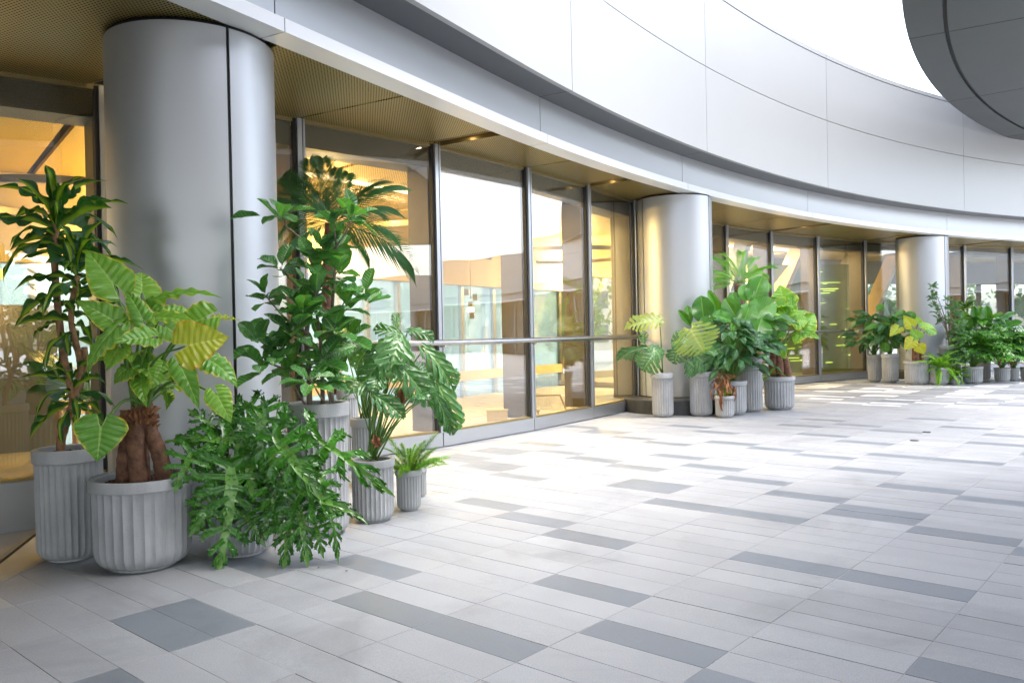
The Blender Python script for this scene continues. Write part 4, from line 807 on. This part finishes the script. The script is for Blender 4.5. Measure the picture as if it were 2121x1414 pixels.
TOV = {}
def set_leaf(me, parent, a, tip, half_w, normal, name='leaf', back=0., label=None):
    "attach point a, tip, half width in metres, wanted normal"
    a = Vector(a); tip = Vector(tip); d = tip - a; L = max(d.length, .02) / max(.3, (1 - back)) * 1.06; d.normalize()
    n = Vector(normal); n = (n - d * n.dot(d)); 
    if n.length < .05: n = Vector((.3, .2, .9)) - d * d.dot(Vector((.3, .2, .9)))
    n.normalize(); x = d.cross(n).normalized()
    M = Matrix(((x.x * half_w, d.x * L, n.x * L, a.x), (x.y * half_w, d.y * L, n.y * L, a.y), (x.z * half_w, d.z * L, n.z * L, a.z), (0, 0, 0, 1)))
    o = put(name, me, parent); o.matrix_local = M
    if label: o['label'] = label
    return o
def stalk(parent, pts, r0, r1, m=STALK, name='leaf_stalk', n=6):
    P = bez(pts, 5); k = len(P); mb = MB(); mb.tube(P, [r0 + (r1 - r0) * i / (k - 1) for i in range(k)], n); return mb.build(name, m, parent, True)

def pot(parent, Rr, H, nfl=30, name='pot'):
    mb = MB(); sub = 6; n = nfl * sub; hb = min(.115 * max(H, .35), .085) if H > .3 else H * .17; Rb = Rr - .012 * (Rr / .2) ** .5
    bot = Rr * .30; dep = min(.017, .5 * math.pi * Rr / nfl)
    prof = []       # (radius, z, flute amount)
    for k in range(7):
        t = k / 6 * math.pi / 2; prof.append((Rb - bot + bot * math.sin(t), .012 + bot * 1.15 * (1 - math.cos(t)), .35 + .65 * k / 6))
    prof.insert(0, (Rb - bot, 0., 0.)); taper = .03
    zt = H - hb
    for k in range(1, 6): prof.append((Rb, .012 + bot * 1.15 + (zt - .012 - bot * 1.15) * k / 6, 1.))
    prof += [(Rb, zt - .018, 1.), (Rb + .001, zt - .006, .55), (Rb + .004, zt - .001, 0.), (Rr, zt + .001, 0.), (Rr, H - .012, 0.), (Rr - .004, H - .003, 0.), (Rr - .010, H, 0.), (Rr - .026, H, 0.), (Rr - .034, H - .008, 0.), (Rr - .036, H - .06, 0.)]
    vs = []
    for r_, z, f in prof:
        tp_ = 1 - taper * (1 - z / H)
        for j in range(n):
            u = (j % sub) / sub; d_ = dep * f * (math.sin(math.pi * u) ** .8 if f else 0); th = math.tau * j / n; rr_ = r_ * tp_ - d_
            vs.append((rr_ * math.cos(th), rr_ * math.sin(th), z))
    K = len(prof); fs = [(i * n + j, i * n + (j + 1) % n, (i + 1) * n + (j + 1) % n, (i + 1) * n + j) for i in range(K - 1) for j in range(n)] + [tuple(range(n))[::-1]]
    mb.add(vs, fs); o = mb.build(name, POT, parent); autosmooth(o, 38); o.rotation_euler.z = random.uniform(0, 1)
    sm = MB(); rs = random.Random(int(Rr * 1e4)); m_ = 22; v2 = [(0, 0, H - .04)]
    rings = 5
    for q in range(1, rings + 1):
        for j in range(m_): a = math.tau * j / m_; v2.append(((Rr - .034) * q / rings * math.cos(a), (Rr - .034) * q / rings * math.sin(a), H - .04 + rs.uniform(-.006, .008) - .006 * (q == rings)))
    f2 = [(0, 1 + j, 1 + (j + 1) % m_) for j in range(m_)] + [(1 + (q - 1) * m_ + j, 1 + q * m_ + j, 1 + q * m_ + (j + 1) % m_, 1 + (q - 1) * m_ + (j + 1) % m_) for q in range(1, rings) for j in range(m_)]
    sm.add(v2, f2); sm.build('soil', SOIL, o)
    pb = MB()      # pebbles on the soil
    for _ in range(90 if Rr > .12 else 30):
        a = rs.uniform(0, 6.28); q = (Rr - .05) * rs.random() ** .5; s = rs.uniform(.006, .013); c = Vector((q * math.cos(a), q * math.sin(a), H - .034))
        pb.add([c + Vector(w) * s for w in ((1, 0, 0), (0, 1, 0), (-1, 0, 0), (0, -1, 0), (0, 0, .8), (0, 0, -.8))], [(0,1,4),(1,2,4),(2,3,4),(3,0,4),(1,0,5),(2,1,5),(3,2,5),(0,3,5)])
    prop(pb.build('pebbles', SOIL, o), kind='stuff')
    return o
def plant(key, label, group=None, nfl=30, cat='potted plant', name='potted_plant'):
    x, y, r_, h = POTS[key]; e = empty(name, (x, y, 0), label, cat, group); pot(e, r_, h, nfl); return e, Vector((x, y, 0)), r_, h
def view_n(P, face):
    v = Vector((-P.x, -P.y, .25)).normalized(); return Vector((0, 0, 1)) * (1 - face) + v * face
def table_leaves(e, P, key, meshes, back, base_r, base_z, srad=.006, wscale=.5, stalks=True, jit=.15, base_z1=None):
    rr = random.Random(len(key) * 13)
    for i, (a, t, w, face) in enumerate(LEAVES[key]):
        me = meshes[i % len(meshes)]; n = view_n(P, face) + Vector((rr.uniform(-jit, jit), rr.uniform(-jit, jit), rr.uniform(-jit, jit)))
        set_leaf(me, e, a, t, w * wscale, n, back=back)
        if stalks:
            A = Vector(a); ph = rr.uniform(0, 6.28); b = Vector((base_r * math.cos(ph), base_r * math.sin(ph), base_z + rr.uniform(-.02, .03)))
            mid = b.lerp(A, .5) + Vector((0, 0, .12 * (A - b).length)); stalk(e, [b, mid, A], srad, srad * .55)
def bush(e, meshes, n, base_z, rad, z0, z1, ln, hw, srad=.004, seed=0, back=0., up=.5, center=(0, 0), yawbias=None, stalks=True, dist=(.25, 1.)):
    rr = random.Random(seed)
    for i in range(n):
        a = rr.uniform(0, 6.283); f = rr.uniform(*dist); q = rad * f; zz = z0 + (z1 - z0) * (1 - f ** 1.6 * .75) * rr.uniform(.55, 1.)
        A = Vector((center[0] + q * math.cos(a), center[1] + q * math.sin(a), zz)); out = Vector((math.cos(a), math.sin(a), rr.uniform(-.5, .9) * (1 - f) + rr.uniform(-.6, .25) * f)).normalized()
        l = ln * rr.uniform(.75, 1.2); t = A + out * l
        set_leaf(rr.choice(meshes), e, A, t, hw * rr.uniform(.8, 1.15), Vector((0, 0, 1)) * up + out * .2 + Vector((rr.uniform(-.4, .4), -rr.uniform(0, .7), .2)), back=back)
        if stalks: b = Vector((rr.uniform(-.04, .04), rr.uniform(-.04, .04), base_z)); stalk(e, [b, b.lerp(A, .55) + Vector((0, 0, .1 * (A - b).length)), A], srad, srad * .6, n=5)
def rosette(e, meshes, c, n, ln, hw, seed, zspread=.12, el0=1.2, el1=-.5, axis=(0, 0, 1), name='leaf', r0=.015):
    rr = random.Random(seed); c = Vector(c)
    for i in range(n):
        f = i / (n - 1); a = i * 2.39996 + rr.uniform(-.25, .25); e_ = el0 + (el1 - el0) * f + rr.uniform(-.15, .15)
        d = Vector((math.cos(a) * math.cos(e_), math.sin(a) * math.cos(e_), math.sin(e_))); l = ln * rr.uniform(.8, 1.15) * (.7 + .3 * min(1, f * 2 + .2))
        b = c + Vector((math.cos(a) * r0, math.sin(a) * r0, zspread * (.5 - f)))
        nn = Vector((0, 0, 1)) - d * d.z
        if nn.length < .3: nn = Vector((-math.cos(a), -math.sin(a), .2))
        set_leaf(meshes[min(len(meshes) - 1, int(rr.random() * len(meshes)))], e, b, b + d * l, hw * rr.uniform(.85, 1.15), nn, name=name)
def whorl(e, c, n, seed, ln=.15, hw=.04, meshes=None, axis=None):
    rr = random.Random(seed); c = Vector(c); ax = Vector(axis or (rr.uniform(-.3, .3), rr.uniform(-.5, .1), 1)).normalized(); u = ax.orthogonal().normalized(); w = ax.cross(u)
    for i in range(n):
        a = i * 2.4 + rr.uniform(-.3, .3); el_ = rr.uniform(-.25, .75) if i > 1 else rr.uniform(.8, 1.2); rad = u * math.cos(a) + w * math.sin(a); d = (rad * math.cos(el_) + ax * math.sin(el_)).normalized()
        b = c - ax * rr.uniform(0, .07) + d * .025; l = ln * rr.uniform(.65, 1.2)
        set_leaf(rr.choice(meshes or M_FIC), e, b, b + d * l, hw * rr.uniform(.8, 1.2), ax + Vector((rr.uniform(-.3, .3), rr.uniform(-.5, .1), .2)))
G1, G2, G3 = 'pots round the nearest column', 'pots round the second column', 'pots round the farthest column'
POTS['monstera'] = (-1.0, 5.66, .158, .434); POTS['philodendron4'] = (11.42, 18.36, .12, .3); POTS['philodendron5'] = (11.86, 18.5, .18, .3)

# ---------------------------------------------------------------- 1 corn plant
e, P, r_, H = plant('dracaena', 'corn plant with striped strap leaves on tan canes in the leftmost fluted pot', G1, 32)
def cane(e, pts, r0, r1, m=CANE, name='cane'):
    Q = bez(pts, 8); k = len(Q); rr = random.Random(k); mb = MB(); mb.tube(Q, [(r0 + (r1 - r0) * i / (k - 1)) * (1 + .035 * ((i * 7) % 3 - 1)) for i in range(k)], 10); return mb.build(name, m, e, True)
cane(e, [(-.05, 0, H - .05), (-.04, 0, .72), (.0, 0, .84), (.035, .0, .95), (.0, 0, 1.12), (-.02, 0, 1.25), (-.05, 0, 1.6), (-.055, 0, 1.85), (-.04, 0, 2.0)], .026, .018)
cane(e, [(.035, .0, .93), (.07, .02, 1.1), (.07, .01, 1.22), (.037, 0, 1.4), (.045, 0, 1.55), (.085, 0, 1.69)], .022, .014)
cane(e, [(.05, .02, 1.0), (.09, .04, 1.12), (.1, .02, 1.26)], .02, .018)
rosette(e, M_DRA, (-.04, 0, 1.98), 22, .40, .031, 3, .22, 1.3, -.3)
rosette(e, M_DRA, (.075, 0, 1.70), 18, .36, .030, 4, .22, 1.2, -.3)
rosette(e, M_DRA, (.05, .0, 1.40), 10, .26, .030, 5, .24, .9, -.6)
rosette(e, M_DRA, (-.03, 0, 1.5), 6, .2, .026, 15, .3, .5, -.5)
rosette(e, M_DRA, (.035, .0, .98), 16, .26, .026, 6, .2, .9, -.7)
# ---------------------------------------------------------------- 2 big elephant ear
e, P, r_, H = plant('alocasia', 'large bright elephant ear with thick brown trunks in the widest front pot', G1, 30)
for pts, a, b in (([(-.09, -.02, H - .06), (-.075, -.03, H + .1), (-.055, -.02, H + .24), (-.04, 0, H + .34)], .05, .045), ([(.02, -.06, H - .06), (.0, -.06, H + .12), (.0, -.05, H + .28), (.01, -.02, H + .4)], .055, .045),
                ([(.14, .0, H - .06), (.11, -.01, H + .12), (.06, -.01, H + .26), (.03, 0, H + .42)], .05, .04), ([(-.03, .08, H - .06), (-.03, .06, H + .2), (-.01, .04, H + .4)], .045, .04)):
    cane(e, pts, a, b, BARK, 'trunk')
for k in range(14):
    a = k * 2.4; set_leaf(M_DRY[k % 3], e, (.04 * math.cos(a), -.02 + .05 * math.sin(a), H + .36 + .02 * (k % 3)), (.10 * math.cos(a), -.03 + .1 * math.sin(a), H + .2 + .03 * (k % 4)), .018, (math.cos(a), math.sin(a), .4), name='dry_leaf_sheath')
tbl = LEAVES['alocasia']
yel = {8, 11}
rr = random.Random(5)
for i, (a, t, w, face) in enumerate(tbl):
    n = view_n(P, face) + Vector((rr.uniform(-.2, .2), 0, rr.uniform(-.1, .1))); y_ = i in yel
    set_leaf((M_YEL[i % 2] if y_ else M_ALO[i % 5]), e, a, t, w * (.46 if i == 15 else .66), n, back=.24, label='yellowing leaf' if y_ else None)
    A = Vector(a); ph = rr.uniform(0, 6.28); b = Vector((.03 * math.cos(ph), .03 * math.sin(ph) - .02, H + .38 + rr.uniform(-.03, .04)))
    stalk(e, [b, b.lerp(A, .45) + Vector((0, 0, .14 * (A - b).length + .03)), A], .011, .005)
bush(e, M_ALO, 9, H + .38, .2, .95, 1.3, .2, .07, .008, 8, .24, center=(0, .05))
# ---------------------------------------------------------------- 3 cut-leaf philodendron
e, P, r_, H = plant('philodendron', 'glossy deeply cut philodendron spilling over its low pot in front of the tall pot', G1, 30)
LEAVES['philodendron'] = [q for i, q in enumerate(LEAVES['philodendron']) if i not in (3, 15, 22, 31, 24)]
table_leaves(e, P, 'philodendron', M_PHI, .16, .05, H, .005, .64)
bush(e, M_PHI, 8, H, .16, .28, .55, .2, .13, .004, 21, .16, up=.6, center=(-.02, .04))
# ---------------------------------------------------------------- 4 fig tree in tall pot
e, P, r_, H = plant('ficus', 'broad leaved fig with pale veins in the tallest fluted pot, right of the elephant ear', G1, 32)
WH = [(-.206, 0, 2.107), (.155, -.1, 2.054), (.269, 0, 2.108), (-.043, -.2, 1.517), (-.196, -.1, 1.748), (.157, 0, 1.728), (-.046, -.2, 1.418), (-.327, -.2, 1.294), (.024, -.1, 1.621), (.32, .05, 1.572), (.069, -.05, 1.879),
      (.194, 0, 1.521), (-.107, -.2, 1.35), (.15, -.1, 1.365), (-.317, -.05, 1.58), (-.002, -.1, 1.804), (-.273, -.25, 1.15), (.031, -.3, 1.044), (-.188, -.2, 1.23), (.057, -.1, 1.16), (.085, -.1, 1.011), (-.129, -.2, 1.083),
      (.2, .08, 1.3), (-.1, .1, 1.65), (0, .12, 1.25), (.12, .1, 1.9), (-.2, .1, 1.35)]
nodes = [Vector(p) for p in ((-.05, 0, H - .05), (-.05, 0, 1.1), (-.06, 0, 1.32), (0, 0, 1.55), (.033, 0, 1.731), (.015, 0, 1.855), (-.147, 0, 2.0), (.1, .0, H - .05), (.086, 0, 1.316), (.109, 0, 1.44), (.15, 0, 1.893), (.03, .03, H - .05), (.03, .02, 1.2))]
mb = MB()
for seq, a, b in (((0, 1, 2, 3, 4, 5), .02, .009), ((5, 6), .009, .006), ((7, 8, 9, 10), .017, .008), ((11, 12, 3), .016, .009), ((4, 10), .009, .007)):
    Q = bez([nodes[i] for i in seq], 6); k = len(Q); mb.tube(Q, [a + (b - a) * i / (k - 1) for i in range(k)], 7)
for w in WH:
    w = Vector(w); c = min(nodes, key=lambda q: (q - w).length + (5 if q.z > w.z - .04 else 0)); mb.tube(bez([c, c.lerp(w, .5) + Vector((0, 0, -.03)), w], 4), [.008 - .0004 * i for i in range(9)], 5)
mb.build('branches', TWIG, e, True)
for i, w in enumerate(WH): whorl(e, w, 9 if i < 22 else 6, i, .165, .050)
set_leaf(M_FIC[0], e, (-.33, -.05, 2.09), (-.52, -.05, 2.08), .032, (0, -.8, .6))
# ---------------------------------------------------------------- 5 swiss cheese plant
e, P, r_, H = plant('monstera', 'Swiss cheese plant with drooping split leaves in the pot right of the tallest one', G1, 28)
table_leaves(e, P, 'monstera', M_MON, .16, .03, H, .008, .36)
set_leaf(M_DRY[0], e, (.24, -.1, .93), (.2, -.12, .72), .035, (0, -1, .1), name='dry_leaf'); set_leaf(M_DRY[1], e, (.04, -.12, .62), (.08, -.14, .48), .03, (0, -1, .1), name='dry_leaf')
bush(e, M_MON, 10, H, .36, .7, 1.25, .19, .09, .006, 31, .16, center=(.12, .1))
# ---------------------------------------------------------------- 6 foxtail fern, 7 small pot, 8 pot behind, 9 date palm
e, P, r_, H = plant('fern', 'bright foxtail fern in the small pot at the right end of the nearest group', G1, 24)
rosette(e, M_PLU, (0, 0, H - .02), 26, .30, .27, 9, .02, 1.45, .15, name='plume', r0=.03)
e, P, r_, H = plant('smallback', 'smallest fluted pot, half hidden behind the foxtail fern pot', G1, 20)
rosette(e, M_PLU, (0, 0, H - .02), 9, .2, .2, 19, .02, 1.4, .3, name='plume', r0=.02)
e, P, r_, H = plant('backpot', 'mid height pot with cheese plant leaves standing directly behind the Swiss cheese plant', G1, 28)
bush(e, M_MON, 13, H, .33, .8, 1.5, .24, .16, .008, 41, .16)
e, P, r_, H = plant('palm', 'pygmy date palm with a rough brown stem behind the fig, its fronds above all', G1, 26)
cane(e, [(-.10, 0, H - .05), (-.17, 0, 1.3), (-.18, 0, 1.7), (-.155, 0, 2.1), (-.127, 0, 2.4)], .045, .06, BARK, 'stem')
PT = [(-.631, -.1, 2.855), (-.614, -.2, 2.642), (-.395, 0, 3.084), (-.202, .1, 3.149), (-.091, 0, 2.971), (.306, 0, 2.902), (.482, -.1, 2.561), (.619, -.2, 2.019), (-.227, -.3, 2.513), (-.316, -.2, 2.277), (.237, -.3, 2.15), (.522, 0, 2.3), (-.637, .2, 3.04), (.038, .2, 3.01),
      (-.7, 0, 2.4), (.3, .3, 2.6), (-.4, .4, 2.7), (.45, -.2, 2.75), (-.5, -.3, 2.15), (.1, -.35, 2.3), (-.1, .4, 2.5)]
def palm_crown(e, c, tips, meshes, hwf=.8):
    c = Vector(c); rr_ = random.Random(len(tips))
    for i, t in enumerate(tips):
        t = Vector(t); d = t - c; up = max(0, d.normalized().z); me = meshes[0 if up > .7 else (1 if up > .3 else (2 if up > -.1 else 3))]
        # aim above the tip because the frond arches over
        aim = c + d + Vector((0, 0, d.length * (.25 if up < .7 else .05)))
        L = d.length * (1.0 if up > .7 else 1.12); dd = (aim - c).normalized()
        set_leaf(me, e, c + dd * .02, c + dd * L, L * hwf, (rr_.uniform(-.5, .5), -1.0 + rr_.uniform(-.5, .4), .75), name='frond')
palm_crown(e, (-.127, 0, 2.4), PT, M_PAL)
# ---------------------------------------------------------------- group 2
e, P, r_, H = plant('monstera2', 'cheese plant with one tall pale leaf in the leftmost pot before the second column', G2, 28)
table_leaves(e, P, 'monstera2', [M_MOY[0], M_MON[1], M_MON[0], M_MON[2], M_MON[1]], .16, .02, H, .012, .6)
e, P, r_, H = plant('monstera3', 'cheese plant with a big pale slotted leaf in the second pot from left, second group', G2, 28)
table_leaves(e, P, 'monstera3', [M_MOY[1], M_MON[1], M_MON[0], M_MON[2], M_MON[1], M_MON[3]], .16, .03, H, .011, .6)
bush(e, M_MON, 8, H, .25, .8, 1.3, .22, .15, .008, 51, .16)
e, P, r_, H = plant('prayer', 'withered plant with curling red brown leaves in the smallest pot of the middle group', G2, 26)
rosette(e, M_DRY, (0, 0, H + .1), 9, .36, .03, 61, .1, .9, -.9, name='dry_leaf')
rosette(e, M_LAY, (0, 0, H), 12, .13, .03, 62, .04, 1.2, .1)
for k in range(5): a = k * 1.3; stalk(e, [(0, 0, H - .03), (.03 * math.cos(a), .03 * math.sin(a), H + .12), (.1 * math.cos(a), .1 * math.sin(a), H + .28)], .006, .003, STALK)
e, P, r_, H = plant('lily', 'dark leafy lily thicket in the pot right behind the smallest pot', G2, 30)
bush(e, M_LIL, 90, H, .46, .62, 1.55, .30, .065, .006, 71, up=.5, center=(.02, .05))
bush(e, M_LIL, 40, H, .4, .6, 1.0, .24, .055, .005, 72, up=.3, center=(0, -.05))
e, P, r_, H = plant('paddle', 'tall pot of big paddle leaved plants in the middle of the second group', G2, 28)
table_leaves(e, P, 'paddle', M_PAD, 0., .05, H, .012, .62)
bush(e, M_PAD, 12, H, .45, 1.0, 1.7, .34, .10, .01, 81, center=(-.15, .1))
bush(e, M_LIL, 40, H, .5, .95, 1.4, .3, .06, .006, 82, center=(-.1, 0))
e, P, r_, H = plant('alocasia2', 'elephant ear on thick brown stems in the wide pot ending the middle group', G2, 30)
for pts in ([(-.12, 0, H - .05), (-.1, 0, H + .2), (-.05, 0, H + .45)], [(.0, -.03, H - .05), (.0, -.03, H + .2), (-.02, 0, H + .42)], [(.13, 0, H - .05), (.12, 0, H + .15), (.02, 0, H + .5)]): cane(e, pts, .07, .055, BARK, 'trunk')
table_leaves(e, P, 'alocasia2', M_ALO, .24, .03, H + .45, .013, .75)
bush(e, M_ALO, 12, H + .4, .34, 1.2, 1.85, .32, .15, .01, 91, .24)
rosette(e, M_FRN, (-.18, -.05, H), 9, .22, .25, 92, .02, 1.3, .2)
e, P, r_, H = plant('palm2', 'bright feathery date palm rising behind the paddle leaves', G2, 26)
cane(e, [(.1, 0, H - .05), (.11, 0, 1.3), (.114, 0, 1.65), (.13, 0, 2.05)], .06, .085, BARK, 'stem')
palm_crown(e, (.136, 0, 2.05), [(-.599, -.1, 1.93), (-.5, -.2, 2.15), (-.277, 0, 2.723), (-.054, .1, 2.601), (.434, .1, 2.719), (.786, -.1, 2.112), (.625, 0, 2.378), (.277, -.2, 2.116), (-.39, -.2, 2.353), (.034, -.1, 2.635), (.3, -.5, 2.3), (.5, .4, 2.4), (-.2, .5, 2.4), (.2, .1, 2.8), (.75, .1, 2.35), (-.55, .1, 2.3)], M_PAB, .46)
# ---------------------------------------------------------------- group 3
e, P, r_, H = plant('lilyfar', 'dark lily in the leftmost pot of the farthest group', G3, 26)
bush(e, M_LIL, 55, H, .42, .75, 1.75, .42, .08, .007, 101)
e, P, r_, H = plant('calathea', 'broad leaved calathea in the second pot from left, farthest group', G3, 26)
table_leaves(e, P, 'calathea', M_PAD, 0., .04, H, .009, .5)
bush(e, M_LIL, 44, H, .4, .75, 1.6, .42, .1, .007, 102)
e, P, r_, H = plant('alocasia3', 'yellowing elephant ear in the wide pot in front of the farthest column', G3, 28)
cane(e, [(-.03, 0, H - .05), (-.02, 0, H + .25), (0, 0, H + .45)], .08, .07, BARK, 'trunk'); cane(e, [(.12, 0, H - .05), (.1, 0, H + .2), (.04, 0, H + .4)], .06, .05, BARK, 'trunk')
table_leaves(e, P, 'alocasia3', [M_YEL[0], M_ALO[1], M_ALO[3], M_YEL[1], M_YEL[0], M_ALO[2], M_ALO[0]], .24, .03, H + .4, .012, .6)
e, P, r_, H = plant('ficus2', 'loose grey green shrub with one tall shoot in the tall pot of the farthest group', G3, 28)
tipsF = [(-.357, 0, 2.185), (-.37, 0, 1.95), (-.34, 0, 1.78), (.093, 0, 1.8), (.176, 0, 1.55), (-.02, -.1, 1.7), (.25, .1, 1.75), (-.1, -.15, 1.45), (.1, -.2, 1.3), (-.18, .1, 1.5), (.3, -.05, 1.35), (.02, .1, 1.9), (-.05, -.2, 1.15), (.2, -.2, 1.1), (.15, .1, 1.2)]
mb = MB()
for t in tipsF: mb.tube(bez([(0, 0, H - .05), (t[0] * .3, t[1] * .3, (H + t[2]) * .5), t], 4), [.016 - .0013 * i for i in range(9)], 5)
mb.build('branches', TWIG, e, True)
for i, t in enumerate(tipsF): whorl(e, t, 12, 200 + i, .12, .032, M_SHR); whorl(e, Vector(t) * .86 + Vector((0, 0, .1)), 7, 230 + i, .12, .032, M_SHR)
e, P, r_, H = plant('fern2', 'bright green sword fern in the low pot right of the yellowing elephant ear', G3, 26)
rosette(e, M_FRN, (0, 0, H - .02), 32, .5, .42, 103, .03, 1.45, -.15, name='frond', r0=.03)
e, P, r_, H = plant('asparagus2', 'feathery fern in the smallest pot of the farthest group', G3, 22)
rosette(e, M_PLU, (0, 0, H), 26, .34, .32, 104, .03, 1.4, -.3, name='plume', r0=.02)
e, P, r_, H = plant('philodendron2', 'cut leaved philodendron bush in the round pot right of the small fern', G3, 28)
bush(e, M_PHI, 80, H, .55, .42, 1.2, .26, .16, .005, 105, .16, center=(.1, 0))
e, P, r_, H = plant('strelitzia', 'tall bird of paradise with upright paddle leaves behind the philodendron bush', G3, 26)
for k, (a, t, w) in enumerate((((.1, 0, 1.25), (.1, 0, 1.72), .13), ((-.17, 0, 1.3), (-.2, 0, 1.72), .09), ((-.3, 0, 1.2), (-.5, -.1, 1.6), .12), ((.35, 0, 1.35), (.75, -.1, 1.64), .07), ((.3, -.1, 1.2), (.8, -.2, 1.35), .09), ((-.05, .1, 1.35), (0, .1, 1.75), .1), ((.2, -.1, 1.0), (.45, -.3, 1.1), .1), ((-.1, -.1, .95), (-.3, -.3, 1.0), .1), ((-.35, .1, 1.0), (-.6, 0, 1.25), .11))):
    set_leaf(M_PAD[k % 4], e, a, t, w, view_n(P, .8)); stalk(e, [(0, 0, H - .03), (a[0] * .3, a[1] * .3, (H + a[2]) * .5), a], .014, .008)
bush(e, M_PAD, 22, H, .55, .8, 1.6, .42, .12, .009, 106); bush(e, M_LIL, 34, H, .6, .7, 1.5, .38, .08, .006, 107)
rosette(e, M_DRA, (-.34, .1, 1.7), 18, .34, .022, 108, .06, 1.3, .0)
for k, (key, lab) in enumerate((('philodendron3', 'cut leaved philodendron in the pale pot near the right edge'), ('philodendron4', 'cut leaved philodendron in the narrow pot beside the right edge'), ('philodendron5', 'dark philodendron in the last pot, cut by the right edge'))):
    e, P, r_, H = plant(key, lab, G3, 24); bush(e, M_PHI, 60, H, .55, .38, 1.3, .26, .16, .005, 110 + k, .16)
    if k == 0: rosette(e, M_DRY, (.0, -.15, H + .2), 6, .3, .03, 120, .05, .6, -.4, name='dry_leaf')
# ---------------------------------------------------------------- plants standing inside the far left glass
e = empty('potted_plant', (-4.35, 8.5, .12), 'dark palm in a black pot behind the far left glass', 'potted plant')
mb = MB(); mb.tube([(0, 0, 0), (0, 0, .3)], [.13, .17], 20); mb.build('pot', DSTONE, e, True); mb = MB(); mb.tube([(0, 0, .27), (0, 0, .306)], .15, 16); mb.build('soil', SOIL, e)
palm_crown(e, (0, 0, .5), [(.6 * math.cos(a * .9), .6 * math.sin(a * .9), .55 + .5 * ((a * 7) % 3) / 3) for a in range(14)], M_PAL)
cane(e, [(0, 0, .3), (0, 0, .5)], .03, .03, BARK, 'stem')
# fallen leaves on the paving
for k, (x, y, rz) in enumerate(((-1.33, 4.45, .4), (-1.1, 4.5, 2.), (-.93, 4.42, 1.))):
    o = put('fallen_leaf', M_DRY[k].copy(), None, (x, y, .006)); o.scale = (.008, .022, .01); o.rotation_euler = (0, 0, rz)
    prop(o, ('tiny fallen leaf scrap below the philodendron, leftmost', 'tiny fallen leaf scrap below the philodendron, middle', 'tiny fallen leaf scrap below the tallest pot, rightmost')[k], 'leaf', 'fallen leaf scraps')
